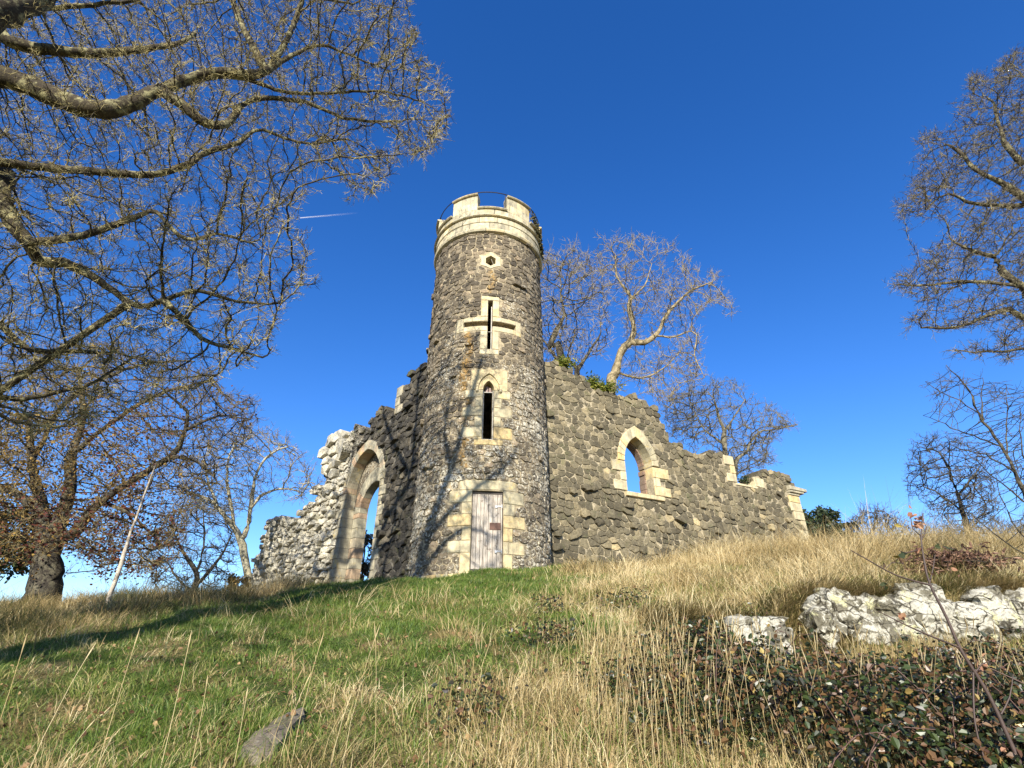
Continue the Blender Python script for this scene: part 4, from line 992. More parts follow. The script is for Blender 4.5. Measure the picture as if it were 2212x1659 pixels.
# E, F, G: trees behind the right wall
def zbase(x, y): return float(H(x, y))-.3
def basepts(cv, p, y, r): x, yy, z = P(*cv(*p), y); return (x-.1, yy, zbase(x, yy), r)
LE = [[basepts(c9, (480, 1000), 24, .30)]+limb(c9, [(497, 975), (520, 860), (550, 740), (600, 690), (680, 690), (740, 650), (790, 560), (850, 480), (930, 410), (1050, 360)], 24, .24, .03),
      limb(c9, [(600, 690), (622, 610), (598, 520), (602, 440), (570, 390), (530, 330), (520, 220)], 24, .16, .03, 23.5),
      limb(c9, [(602, 450), (680, 380), (720, 260)], 24, .06, .02), limb(c9, [(740, 655), (850, 660), (905, 630), (965, 650), (955, 760), (1010, 880)], 24, .06, .02, 23),
      limb(c9, [(530, 850), (620, 880), (720, 870), (820, 800), (870, 740)], 24, .07, .02, 25)]
pE = [(420, 130), (560, 95), (700, 120), (830, 145), (930, 220), (950, 330), (1050, 300), (1130, 400), (1185, 545), (1020, 490), (960, 560), (990, 660), (990, 780), (1020, 900), (900, 960), (800, 1040), (720, 1010), (640, 920), (560, 900), (570, 800), (660, 720), (560, 620), (540, 520), (470, 420), (400, 400), (400, 220)]
tree('windswept_tree', 'pale-barked forked tree bending right, rising behind the wall top above the pointed window', 'tree', LE, attract([c9(*p) for p in pE], 22, 26, 2100, 8), M_barkPale, M_twigPale, thick=.10,
     step=.28, kill=.40, infl=2.2, iters=80, tip=.012, twig=1.5, twl=.6, jit=.22, seed=8, twr=.0095, maxr=.07, kink=.55, grav=(.05, 0, .03))
LF = [[basepts(c9, (260, 900), 23, .45)]+limb(c9, [(225, 790), (170, 720), (200, 620), (240, 540), (220, 420)], 23, .19, .04), [basepts(c9, (290, 900), 23, .4)]+limb(c9, [(310, 840), (340, 800), (400, 710), (440, 640)], 23, .12, .03),
      limb(c9, [(200, 780), (130, 680), (60, 640)], 23, .08, .03), limb(c9, [(300, 820), (260, 760), (300, 640)], 23, .08, .03)]
pF = [(60, 230), (200, 205), (320, 155), (400, 220), (440, 380), (530, 530), (500, 690), (420, 760), (330, 820), (60, 820)]
tree('gnarled_tree', 'bare tree with dark crooked trunk over the wall top, right beside the tower', 'tree', LF, attract([c9(*p) for p in pF], 21, 25.5, 1500, 9), M_barkDark, M_twigPale, thick=.09,
     step=.28, kill=.36, infl=2.2, iters=80, tip=.012, twig=1.4, twl=.7, jit=.2, seed=9, twr=.0095, maxr=.07, kink=.35)
LG = [[basepts(c9, (1125, 1400), 33, .22)]+limb(c9, [(1120, 1290), (1115, 1180), (1085, 1090), (1060, 1000)], 33, .17, .04), [basepts(c9, (1150, 1440), 33, .14)]+limb(c9, [(1175, 1400), (1235, 1290), (1300, 1180), (1400, 1165), (1510, 1140)], 33, .11, .025), limb(c9, [(1115, 1180), (1180, 1080), (1230, 1000)], 33, .07, .03), limb(c9, [(1118, 1250), (1010, 1170), (950, 1060)], 33, .07, .03)]
pG = [(780, 1010), (900, 950), (1050, 900), (1200, 915), (1285, 980), (1290, 1050), (1380, 1005), (1400, 1080), (1530, 1140), (1400, 1200), (1350, 1240), (1390, 1330), (1300, 1390), (1180, 1400), (1000, 1330), (860, 1260), (800, 1180)]
tree('spreading_tree', 'bare spreading tree behind the lowest part of the right wall, above its square notch', 'tree', LG, attract([c9(*p) for p in pG], 30, 36, 2600, 10), bark_mat('olive_bark', (.07, .062, .045), (.20, .18, .125), .42, .6, 5), bark_mat('olive_twig', (.06, .052, .033), (.27, .235, .14), .4, .6, 3), thick=.10,
     step=.36, kill=.46, infl=2.8, iters=70, tip=.016, twig=2.0, twl=.65, jit=.22, seed=10, twr=.011, maxr=.07, kink=.5, grav=(.04, 0, .03))
# B: pale tree beside the left wall
LB = [[basepts(idt, (540, 1290), 21.5, .24)]+limb(idt, [(537, 1275), (530, 1210), (520, 1165), (497, 1130), (470, 1095), (430, 1070), (395, 1060)], 21.5, .17, .03), limb(idt, [(520, 1165), (535, 1140), (543, 1080), (555, 1020), (585, 980), (620, 965)], 21.5, .11, .03), limb(idt, [(541, 1100), (565, 1070), (610, 1055), (655, 1065)], 21.5, .06, .025),
      limb(idt, [(508, 1145), (497, 1080), (490, 1020), (505, 960)], 21.5, .08, .03), limb(idt, [(470, 1095), (450, 1040), (440, 990)], 21.5, .06, .025)]
pB = [(372, 1065), (395, 1000), (430, 960), (490, 935), (545, 920), (600, 935), (655, 975), (690, 1030), (695, 1060), (640, 1080), (560, 1085), (480, 1110), (420, 1120)]
tree('lichened_tree', 'forked tree with a bright pale trunk beside the crumbling left end of the wall', 'tree', LB, attract(pB, 19.5, 23, 1700, 12), bark_mat('bright_bark', (.22, .20, .13), (.46, .42, .30), .36, .6, 5), M_twigPale, thick=.10,
     step=.24, kill=.32, infl=2, iters=70, tip=.013, twig=1.5, twl=.5, jit=.16, seed=12, twr=.0085, maxr=.06, kink=.3, grav=(.12, 0, 0))
LC = [[basepts(idt, (420, 1295), 27, .18)]+limb(idt, [(418, 1275), (425, 1240), (400, 1200), (380, 1160)], 27, .15, .03), limb(idt, [(420, 1270), (450, 1235), (485, 1190), (500, 1150)], 27, .10, .03), limb(idt, [(415, 1278), (385, 1250), (360, 1215)], 27, .07, .03), limb(idt, [(425, 1240), (440, 1180), (440, 1120)], 27, .07, .03)]
tree('low_tree', 'dark low bare tree with several stems between the leaning sapling and the pale tree', 'tree', LC, attract([(300, 1230), (330, 1150), (380, 1100), (440, 1075), (495, 1110), (512, 1170), (505, 1230), (460, 1270), (340, 1275)], 25, 30, 1500, 13), M_barkDark, M_twigDark, thick=.10,
     step=.28, kill=.36, infl=2.2, iters=70, tip=.015, twig=1.5, twl=.6, jit=.15, seed=13, twr=.011, maxr=.06, kink=.3)
# beech on the far left
bx = P(95, 1300, 16.5)
LBe = [[(bx[0]-.05, 16.5, zbase(bx[0], 16.5), .46)]+limb(idt, [(92, 1290), (98, 1240), (105, 1190), (110, 1150)], 16.5, .41, .36), limb(idt, [(108, 1180), (92, 1130), (85, 1080), (70, 1000), (60, 900)], 16.5, .26, .06, 16), limb(idt, [(112, 1160), (135, 1110), (150, 1060), (155, 980), (180, 900), (170, 800)], 16.5, .27, .05, 17),
       limb(idt, [(118, 1170), (160, 1150), (185, 1120), (215, 1085), (290, 1035), (370, 985), (400, 930), (405, 890)], 16.5, .17, .05, 15), limb(idt, [(215, 1085), (280, 1110), (350, 1180)], 16, .06, .03), limb(idt, [(90, 1110), (20, 1060), (-60, 1050)], 16.5, .14, .08), limb(idt, [(155, 980), (260, 900), (350, 850), (460, 820)], 16.8, .09, .03),
       limb(idt, [(400, 930), (470, 900), (540, 905)], 15, .05, .02), limb(idt, [(370, 985), (430, 1000), (470, 1040)], 15.4, .05, .02), limb(idt, [(70, 1000), (150, 860), (300, 790), (420, 780)], 16.2, .08, .03)]
pBe = [(-90, 770), (80, 745), (250, 735), (400, 775), (480, 830), (560, 870), (545, 960), (480, 1020), (400, 1110), (390, 1190), (330, 1240), (220, 1240), (165, 1190), (60, 1190), (-90, 1230)]
hB = [[(180, 1150), (240, 1130), (280, 1180), (230, 1220), (170, 1260)]]
broot, BP, Br = tree('beech_tree', 'broad beech with thick dark trunk and rust-brown leaves at the far left', 'tree', LBe, attract(pBe, 13.5, 18.8, 5200, 14), M_barkDark, M_twigBrown, thick=.09,
     step=.22, kill=.30, infl=1.8, iters=90, tip=.010, twig=1.7, twl=.42, jit=.2, seed=14, twr=.0075, maxr=.06, kink=.5, grav=(.12, 0, -.05))
# px of the beech nodes decides which twigs keep leaves (the lower, inner crown)
hh = BP[:, 1]*CT*1.0+(BP[:, 2]-EYE)*ST; uu = 1106+F*BP[:, 0]/hh; vv = 829.5-F*((BP[:, 2]-EYE)*CT-BP[:, 1]*ST)/hh
wgt = np.where((vv > 900) & (uu < 400), .85, .06)*np.clip((uu < 300)*1.0+.45, 0, 1)*np.where(vv > 1060, 1.0, .8)
wgt = np.where((vv > 820) & (vv <= 900) & (uu < 320), .35, wgt)
sel = np.nonzero((rng.random(len(BP)) < wgt) & (Br < .05))[0]
lc = BP[np.repeat(sel, 7)]+rng.normal(0, .22, (len(sel)*7, 3))
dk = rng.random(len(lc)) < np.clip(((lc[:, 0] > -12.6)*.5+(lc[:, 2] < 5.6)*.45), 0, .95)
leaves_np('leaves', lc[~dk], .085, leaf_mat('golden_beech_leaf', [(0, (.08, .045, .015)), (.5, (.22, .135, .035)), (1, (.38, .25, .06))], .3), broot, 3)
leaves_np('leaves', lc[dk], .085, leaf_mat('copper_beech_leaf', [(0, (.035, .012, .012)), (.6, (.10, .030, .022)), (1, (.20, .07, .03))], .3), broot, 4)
# dark holly-like bush on the extreme left
def bush(name, label, cat, blobs, n, size, mat, bark, seed=0, group=None, zfloor=None, kids=True):
    root = empty(name, label, cat, group); r_ = np.random.default_rng(seed); pts = []
    for (u, v, y, rad, fl) in blobs:
        c = np.array(P(u, v, y)); k = int(n*rad**2/sum(b_[3]**2 for b_ in blobs)); d = r_.normal(0, 1, (k, 3)); d /= np.linalg.norm(d, axis=1)[:, None]
        cl_ = r_.normal(0, 1, (max(6, k//90), 3)); cl_ /= np.linalg.norm(cl_, axis=1)[:, None]; cc = cl_[r_.integers(0, len(cl_), k)]*r_.uniform(.55, 1, (k, 1))
        pts.append(c+(cc+d*r_.uniform(.02, .26, (k, 1)))*rad*np.array([1, 1, fl]))
    C = np.concatenate(pts); gz = H(C[:, 0], C[:, 1]); C = C[C[:, 2] > gz+.02]
    leaves_np('leaves', C, size, mat, root, seed)
    ch = []
    for (u, v, y, rad, fl) in blobs:
        c = np.array(P(u, v, y)); f0 = P(*blobs[0][:3]); b0 = np.array([f0[0], f0[1], float(H(f0[0], f0[1]))-.1])
        for _ in range(5):
            e = c+r_.normal(0, rad*.4, 3); m = (b0+e)/2+r_.normal(0, rad*.1, 3); ch.append(([b0, m, e], [.05, .03, .012]))
    tube_mesh('stems', ch, bark, root, lambda r: 5); return root
M_ever = leaf_mat('evergreen_leaf', [(0, (.012, .022, .010)), (.6, (.030, .050, .018)), (1, (.07, .10, .035))], .15, .45, .5)
M_drybush = leaf_mat('dry_bush_leaf', [(0, (.10, .055, .025)), (.5, (.24, .15, .06)), (1, (.40, .28, .12))], .3)
bush('holly_bush', 'dark evergreen bush at the extreme left edge behind the beech trunk', 'bush', [(-20, 1160, 19, 1.6, .9), (35, 1135, 19.5, .9, .7), (20, 1200, 18, .9, .6), (20, 1330, 15, .5, .5)], 8000, .13, M_ever, M_barkDark, 1)
bush('golden_bush', 'low golden-brown bush at the foot of the pale tree beside the left wall', 'bush', [(512, 1262, 20.5, .42, .8), (500, 1280, 20, .35, .7)], 2600, .075, leaf_mat('gold_bush_leaf', [(0, (.05, .045, .015)), (.5, (.16, .10, .03)), (1, (.34, .24, .07))], .3), M_barkDark, 2)
bush('doorway_shrub', 'brown-leaved shrub seen through the pointed doorway of the left wall', 'shrub', [(785, 1195, 21.5, .85, .9), (775, 1235, 21, .6, .6), (800, 1170, 22.5, .5, .8)], 3600, .10, leaf_mat('shrub_leaf', [(0, (.05, .035, .02)), (.6, (.20, .14, .07)), (1, (.38, .28, .16))], .3), M_barkDark, 3)
# right background
bush('evergreen_bush', 'dark green evergreen bush just beyond the right end of the wall', 'bush', [(1753, 1125, 30, 1.1, .9), (1800, 1145, 30, 1.3, .8), (1778, 1170, 29, 1.4, .6)], 6500, .17, M_ever, M_barkDark, 4)
def thicket(name, label, poly, y0, y1, n, seed, mat, base, cat='thicket', tw=1.6, tip=.014, step=.26, twl=.55, limbs=5):
    us = [p[0] for p in poly]; vb = max(p[1] for p in poly); L = []
    rr = random.Random(seed)
    for k in range(limbs):
        u = min(us)+(max(us)-min(us))*(k+.5)/limbs; y = rr.uniform(y0, y1); q = P(u, vb, y); z = zbase(q[0], y)
        L.append([(q[0], y, z, .09), (q[0]+rr.uniform(-.2, .2), y, max(z+.5, q[2]), .06), (q[0]+rr.uniform(-.5, .5), y+rr.uniform(-.4, .4), max(z+.9, q[2]+.7), .04)])
    tree(name, label, cat, L, attract(poly, y0, y1, n, seed), mat, mat, thick=.05, step=step, kill=step*1.3, infl=step*8, iters=60, tip=tip, twig=tw, twl=twl, jit=.3, seed=seed, twr=tip*.75, maxr=.05)
thicket('bare_thicket', 'low thicket of bare grey twigs just right of the dark evergreen bush', [(1825, 1150), (1850, 1105), (1900, 1100), (1950, 1120), (1960, 1180), (1830, 1190)], 27, 31, 800, 21, M_twigDark, 0)
thicket('shrub_thicket', 'tangled bare shrubs on the crest, at the foot of the tree with long shoots', [(2000, 1190), (2010, 1150), (2060, 1135), (2130, 1140), (2230, 1130), (2260, 1190), (2100, 1200)], 16, 21, 1900, 22, M_twigDark, 0, tip=.009, step=.2, twl=.45)
LM = [[basepts(c11, (1200, 1300), 22, .16)]+limb(c11, [(1190, 1200), (1160, 1090), (1120, 960), (1060, 800), (1000, 700)], 22, .11, .03), limb(c11, [(1130, 980), (1210, 880), (1270, 780)], 22, .05, .02), limb(c11, [(1160, 1090), (1020, 980), (900, 920)], 22, .045, .02)]
pM = [(790, 920), (810, 740), (860, 630), (950, 595), (1080, 605), (1200, 650), (1290, 680), (1340, 800), (1400, 1100), (1350, 1230), (1050, 1180), (950, 1100), (880, 1010), (770, 980)]
tree('upright_tree', 'mid-sized bare tree with a straight dark trunk, far right behind the grassy crest', 'tree', LM, attract([c11(*p) for p in pM], 20, 25, 2400, 23), M_barkDark, M_twigDark, thick=.07,
     step=.24, kill=.31, infl=2, iters=70, tip=.010, twig=1.2, twl=.42, jit=.2, seed=23, twr=.0078, maxr=.05, kink=.5)
LI = [[(11.2, 9.6, zbase(11.2, 9.6), .06)]+limb(c11, [(1750, 1300), (1600, 1050), (1500, 830), (1400, 650), (1260, 450), (1200, 300), (1120, 210), (1045, 135)], 9.6, .045, .006), limb(c11, [(1250, 440), (1180, 400), (1080, 340), (980, 290), (910, 248)], 9.6, .016, .006), limb(c11, [(1400, 660), (1270, 610), (1130, 560), (1000, 500), (900, 460)], 9.6, .02, .005, 9),
      limb(c11, [(1450, 740), (1440, 560), (1450, 400), (1440, 260)], 9.6, .018, .006, 10), limb(c11, [(1290, 490), (1280, 380), (1290, 220)], 9.6, .02, .006), limb(c11, [(1500, 830), (1300, 720), (1150, 680), (1050, 640)], 9.6, .02, .006, 9.2), limb(c11, [(1600, 1050), (1480, 960), (1340, 850), (1250, 760)], 9.6, .022, .006, 9.4),
      limb(c11, [(1560, 1000), (1560, 800), (1530, 600), (1540, 420)], 9.6, .022, .006, 10), limb(c11, [(1650, 1400), (1500, 1330), (1300, 1180), (1150, 1040)], 9.0, .015, .006), limb(c11, [(1650, 1350), (1480, 1150), (1400, 980), (1380, 850)], 9.2, .015, .006)]
pI = [(1600, 260), (1440, 240), (1290, 220), (1170, 190), (1050, 140), (1000, 240), (910, 250), (930, 370), (1000, 420), (900, 455), (1000, 540), (1100, 640), (1250, 800), (1380, 1000), (1480, 1200), (1650, 1330)]
tree('shooting_tree', 'sapling-like tree with long straight dark shoots fanning up from the lower right edge', 'tree', LI, attract([c11(*p) for p in pI], 8.6, 11, 900, 24), M_barkDark, M_twigDark, thick=.05,
     step=.15, kill=.24, infl=1.4, iters=50, tip=.0055, twig=.55, twl=.30, jit=.10, seed=24, twr=.0045, maxr=.02, kink=.2)
# leaning pale pole-like sapling on the left crest
root = empty('leaning_sapling', 'thin whitish leafless sapling leaning right on the grassy crest at left', 'sapling')
q, ro = resample([(*P(226, 1322, 12), .046)]+limb(idt, [(240, 1280), (262, 1215), (282, 1150), (302, 1100), (318, 1050), (337, 1004)], 12, .044, .012), .2)
tube_mesh('trunk', [([tuple(p+Vector((random.gauss(0, .008), 0, random.gauss(0, .008)))) for p in q], ro)], bark_mat('silver_bark', (.13, .105, .08), (.42, .37, .30), .35, .55, 5), root, lambda r: 8)
tube_mesh('branch', [([P(*c8(735, 1000), 12), P(*c8(745, 960), 12.1), P(*c8(700, 930), 12.2)], [.02, .016, .01]), ([P(*c8(770, 870), 12), P(*c8(800, 800), 12), P(*c8(880, 740), 12.2), P(*c8(850, 640), 12.3), P(*c8(830, 590), 12.3)], [.02, .018, .016, .012, .008])], M_barkDark, root, lambda r: 5)

# ------------------------------------------------------------------ grass
def vis_xy(n, y0, y1, pw, seed, x0=None, x1=None):
    r_ = np.random.default_rng(seed); k = 1-pw
    y = (r_.random(n)*(y1**k-y0**k)+y0**k)**(1/k); x = r_.uniform(-1, 1, n)*(y*.98+1.2); return x, y
def px(x, y, z):
    h = y*CT+(z-EYE)*ST; return 1106+F*x/h, 829.5-F*((z-EYE)*CT-y*ST)/h
def blocked(x, y):
    r = np.hypot(x-TC[0], y-TC[1]) < 1.97
    for wl, th, L in ((RWl, THR, 12.1), (LWl, THL, 12.6)):
        dx, dy = x-wl.O[0], y-wl.O[1]; t = dx*wl.d[0]+dy*wl.d[1]; n_ = dx*wl.n[0]+dy*wl.n[1]
        r |= (t > -1) & (t < L) & (n_ < .05) & (n_ > -th-.05)
    return r
def tussocks(n, n_t, y1, pw, seed, spread, frac=.65):
    r_ = np.random.default_rng(seed); x, y = vis_xy(n, 2.6, y1, pw, seed); cx, cy = vis_xy(n_t, 2.6, y1, pw, seed+1); k = r_.random(n) < frac; own = r_.integers(0, n_t, n)
    sp = spread*(.6+.06*cy[own]); ox, oy = r_.normal(0, 1, n)*sp, r_.normal(0, 1, n)*sp
    x = np.where(k, cx[own]+ox, x); y = np.where(k, cy[own]+oy, y); a = r_.uniform(0, 2*PI, n_t); m = r_.uniform(.1, .9, n_t)
    lx = np.where(k, ox/sp*.45+np.cos(a)[own]*m[own], 0); ly = np.where(k, oy/sp*.45+np.sin(a)[own]*m[own], 0)
    return x, y, lx, ly, np.where(k, r_.uniform(.45, 1.75, n_t)[own], r_.uniform(.7, 1.1, n)), np.where(k, r_.normal(0, .16, n_t)[own], 0)
def blades(name, x, y, L, W, lean, mat, label, cat, seed, wind=(.15, 0), tone=None, lying=.3, bias=(0, 0)):
    r_ = np.random.default_rng(seed); n = len(x); z = H(x, y); a = r_.uniform(0, 2*PI, n)
    dx = np.cos(a)*lean*r_.uniform(.1, 1, n)+wind[0]*r_.random(n); dy = np.sin(a)*lean*r_.uniform(.1, 1, n)+wind[1]*r_.random(n)
    dx = dx*.7+bias[0]; dy = dy*.7+bias[1]
    b = r_.uniform(0, 2*PI, n); sx, sy = np.cos(b), np.sin(b)*.5; base = np.stack([x, y, z-.01], 1); side = np.stack([sx, sy, np.zeros(n)], 1)*W[:, None]*.5
    hz = np.where(r_.random(n) < lying, r_.uniform(.15, .5, n), r_.uniform(.7, 1.05, n)); ex = np.where(hz < .55, 1.1, 1.7); sc_ = np.where(hz < .55, 1.5, 1.0)/np.maximum(1, np.hypot(dx, dy))*1.0
    dx, dy = dx*sc_, dy*sc_
    def at(f, droop): return base+np.stack([dx*f**ex*L, dy*f**ex*L, L*(f*hz-droop*hz*f*f)], 1)
    dr = np.clip(np.hypot(dx, dy), 0, 1.2)*.42
    m1 = at(.5, dr); tip = at(1., dr)
    V = np.stack([base-side, base+side, m1+side*.8, m1-side*.8, tip], 1)
    k = np.arange(n)[:, None]*5; q = k+np.array([[0, 1, 2, 3]]); t = k+np.array([[3, 2, 4]])
    tn = r_.random(n) if tone is None else np.clip(tone+r_.normal(0, .16, n), 0, 1)
    o = mesh_np(name, V.reshape(-1, 3), [q.astype(np.int32), t.astype(np.int32)], mat, attrs={'rnd': ('FACE', np.concatenate([tn, tn]))})
    if label: tag(o, label, cat, kind='stuff')
    return o
M_grass = leaf_mat('green_blade', [(0, (.035, .070, .010)), (.4, (.090, .155, .020)), (.65, (.18, .22, .045)), (.85, (.36, .31, .12)), (1, (.50, .42, .20))], .35, .5, .3)
M_straw = leaf_mat('straw_blade', [(0, (.055, .065, .018)), (.18, (.13, .115, .035)), (.36, (.28, .20, .085)), (.65, (.50, .38, .18)), (1, (.72, .61, .36))], .35, .55, .3)
x, y, lx, ly, lm, tm = tussocks(680000, 5200, 17, 1.2, 31, .10, .6); sa = straw_amount(x, y); keep = (~blocked(x, y)) & (y > 2.3) & (np.random.default_rng(1).random(len(x)) < 1-.72*sa); x, y, sa, lx, ly, lm, tm = [q[keep] for q in (x, y, sa, lx, ly, lm, tm)]
rr = np.random.default_rng(2)
blades('green_grass', x, y, rr.uniform(.05, .125, len(x))*lm*(1+.4*sa)*(1+.3*n2(x, y, 3, 3)), .0028+.0007*y, 1.0, M_grass, 'short green grass covering the left and centre of the slope', 'grass', 5, (.2, -.1), tone=.37+.22*n2(x, y, 2.3, 1)+.30*sa+tm*1.2, lying=.4, bias=(lx, ly))
x, y, lx, ly, lm, tm = tussocks(620000, 4200, 25, 1.1, 32, .13, .7); sa = straw_amount(x, y); u_, v_ = px(x, y, H(x, y))
bram = sstep(.9, 2.2, x+n2(x, y, 1.6, 3)*.6-.25*(4.2-y))*(1-sstep(5.9, 6.5, y)); rocky = sstep(1.8, 2.8, x)*sstep(5.6, 6.1, y)*(1-sstep(7.5, 7.75, y))
keep = (~blocked(x, y)) & (np.random.default_rng(3).random(len(x)) < (sa**1.7*.96+.015)*(1-.97*bram)*(1-.6*rocky)) & (u_ > -150) & (u_ < 2360); keep &= y > 2.3; rocky = rocky[keep]; x, y, sa, lx, ly, lm, tm = [q[keep] for q in (x, y, sa, lx, ly, lm, tm)]
rr = np.random.default_rng(4)
tall = sstep(-.2, .7, n2(x, y, .9, 7))*.5+sstep(3, 8, x)*sstep(8, 13, y)*.55
L = lm*rr.uniform(.08, .30, len(x))*(1+.35*n2(x, y, 2.6, 9))*(1+.7*sstep(3.5, 7, x)*sstep(8, 11, y))*(.55+.6*sa)*(1+tall)*np.where(y < 7, .6, 1)*np.where((x < -3) & (y > 8.5), 1.35, 1)*(1-.45*rocky)
blades('dry_grass', x, y, L, .0024+.0006*y, 1.2, M_straw, 'tall straw-coloured dry grass over the right of the slope and the crest', 'grass', 6, (.25, -.05), bias=(lx, ly), tone=tm*1.6+.46+.34*n2(x, y, 1.3, 6)+.12*sstep(-2, 3, x)-.18*(x < -4)*(y > 8), lying=np.where(y < 9, .6, .35))
r_ = np.random.default_rng(91); n = 26000; x = r_.uniform(1.6, 9.5, n); ye = np.interp(x, [2.4, 3.3, 3.9], [7.1, 7.2, 7.8]); y = ye+r_.uniform(-.12, .75, n)**1.0
blades('turf_fringe', x, y, r_.uniform(.12, .36, n)*(1+.5*n2(x, y, 3, 2)), np.full(n, .0085), .35, M_straw, 'shaggy tawny and green grass hanging over the top of the rock outcrop', 'grass', 92, (0, 0), tone=.26+.25*n2(x, y, 2.4, 3), lying=.6, bias=(.1*np.sin(x*5), -1.0+.3*np.cos(x*7)))
r_ = np.random.default_rng(93); n = 15000; x = r_.uniform(1.6, 9.0, n); y = r_.uniform(6.0, 7.75, n); k = x < y*1.1+1; x, y = x[k], y[k]
blades('rough_grass', x, y, r_.uniform(.08, .26, len(x)), np.full(len(x), .007), .9, M_straw, 'short rough grass and weeds between the rocks and the brambles', 'grass', 94, (.1, 0), tone=.35+.3*n2(x, y, 3.1, 3), lying=.35)
# flowering stalks with seed heads
def stalks(n, seed):
    r_ = np.random.default_rng(seed); x, y = vis_xy(n*12, 3.6, 20, .6, seed); sa = straw_amount(x, y); k = (~blocked(x, y)) & (r_.random(len(x)) < (sa*.2+.005)*np.where((y < 7.5) & (x < .5), .10, 1)*np.where(y < 5, .5, 1)); x, y = x[k][:n], y[k][:n]
    n = len(x); z = H(x, y); L = r_.uniform(.35, .85, n); a = r_.uniform(0, 2*PI, n); ln = r_.uniform(.03, .35, n); d = np.stack([np.cos(a)*ln+.08, np.sin(a)*ln*.6, np.ones(n)], 1)
    P0 = np.stack([x, y, z], 1); f = [0, .35, .7, .86, .93, 1.0]; rad = np.array([1, .9, .75, .8, 2.2, .5]); VV = []
    path = np.stack([P0+d*np.array([1, 1, 1])*(L*k)[:, None]*np.array([k**.8, k**.8, 1]) for k in f], 1); W = (.0008+.00030*y)[:, None, None, None]
    ang = np.arange(3)*2*PI/3; ring = path[:, :, None]+(rad[None, :, None, None]*W)*np.stack([np.cos(ang), np.sin(ang), ang*0], 1)[None, None]
    m = n; kk = 6; i = (np.arange(m)[:, None, None]*kk*3+np.arange(kk-1)[None, :, None]*3); j = np.arange(3)[None, None]; j2 = (j+1) % 3
    FF = np.stack([i+j, i+j2, i+3+j2, i+3+j], -1).reshape(-1, 4); tn = np.repeat(r_.uniform(.5, 1, m), 15)
    tag(mesh_np('grass_stalk', ring.reshape(-1, 3), [FF.astype(np.int32)], M_straw, attrs={'rnd': ('FACE', tn)}), 'thin dry flowering grass stalks with pale seed heads', 'grass', kind='stuff')
stalks(760, 44)
# litter
x, y = vis_xy(7000, 2.8, 14, 1.3, 51); k = (~blocked(x, y)) & ((x < 1.5) | (rng.random(len(x)) < .3)) & (rng.random(len(x)) < np.where(y < 6.5, .9, .25)); x, y = x[k], y[k]
o = leaves_np('fallen_leaves', np.stack([x, y, H(x, y)+rng.uniform(.01, .06, len(x))], 1), .036, leaf_mat('brown_litter', [(0, (.07, .035, .018)), (.5, (.19, .10, .045)), (1, (.40, .27, .13))], .25), None, 6, up=1.5, aspect=.8, curl=.5)
tag(o, 'brown fallen leaves scattered in the near grass', 'leaf litter', kind='stuff')
# bramble bed
def bramz(x, y): return H(x, y)+.48*sstep(.3, 2.2, x)*sstep(2.2, 3.6, y)*(1-sstep(5.2, 6.2, y))*(1+.35*n2(x, y, 2.2, 9))
r_ = np.random.default_rng(61); n = 140000
x = r_.uniform(.6, 8.2, n); y = r_.uniform(2.4, 7.0, n); edge = sstep(.9, 2.6, x+n2(x, y, 1.6, 3)*.7-.25*(4.2-y))*(1-sstep(5.5, 6.3, y+n2(x, y, 1.9, 5)*.4)); k = (r_.random(n) < edge) & (x < y*1.02+1)
x, y = x[k], y[k]; top = bramz(x, y); gz = H(x, y); z = gz+(top-gz)*r_.beta(3, 1, len(x))+r_.normal(0, .05, len(x))+.04
extra = []
for cx_, cy_, cr in ((.35, 6.3, .45), (-.3, 4.4, .3), (.9, 5.1, .4), (1.6, 8.2, .5), (3.3, 7.2, .4), (.5, 7.6, .25)):
    m = int(700*cr); extra.append(np.stack([cx_+r_.normal(0, cr*.5, m), cy_+r_.normal(0, cr*.4, m), np.zeros(m)], 1))
ex_ = np.concatenate(extra); ex_[:, 2] = H(ex_[:, 0], ex_[:, 1])+r_.uniform(.04, .26, len(ex_))
cane_leaves = []
ch = []
for i in range(330):
    x0 = r_.uniform(1.5, 7.5); y0 = r_.uniform(3.0, 5.7)
    if x0 > y0*1.05+.8 or x0 < 1.5+.5*(y0-4): continue
    p = np.array([x0, y0, float(H(x0, y0))]); a = r_.uniform(0, 2*PI); hgt = r_.uniform(.3, .68); ln = r_.uniform(.5, 1.1); pts = [p+np.array([math.cos(a)*ln*f, math.sin(a)*ln*f, hgt*math.sin(PI*min(1, f*.8+.05))]) for f in np.linspace(0, 1, 7)]
    for q_ in pts[1:]:
        for _ in range(7): cane_leaves.append(q_+r_.normal(0, .035, 3))
    ch.append((pts, np.linspace(.004, .0022, 7)))
C = np.concatenate([np.stack([x, y, z], 1), ex_, np.array(cane_leaves)])
M_bram = leaf_mat('bramble_leaf', [(0, (.022, .016, .010)), (.3, (.022, .034, .012)), (.60, (.050, .075, .020)), (.70, (.10, .050, .026)), (.93, (.15, .085, .035)), (.98, (.30, .21, .06)), (1, (.48, .38, .14))], .2, .42, .55)
o = leaves_np('bramble_leaves', C, .041, M_bram, None, 9, up=.8, aspect=.66, curl=.55, droop=.35); tag(o, 'dense dark green and purplish bramble leaves filling the lower right corner', 'brambles', kind='stuff')
o = tube_mesh('bramble_stems', ch, flat_mat('bramble_cane', (.10, .055, .04), .6), None, lambda r: 4); tag(o, 'arching reddish bramble canes among the dark leaves', 'brambles', kind='stuff')
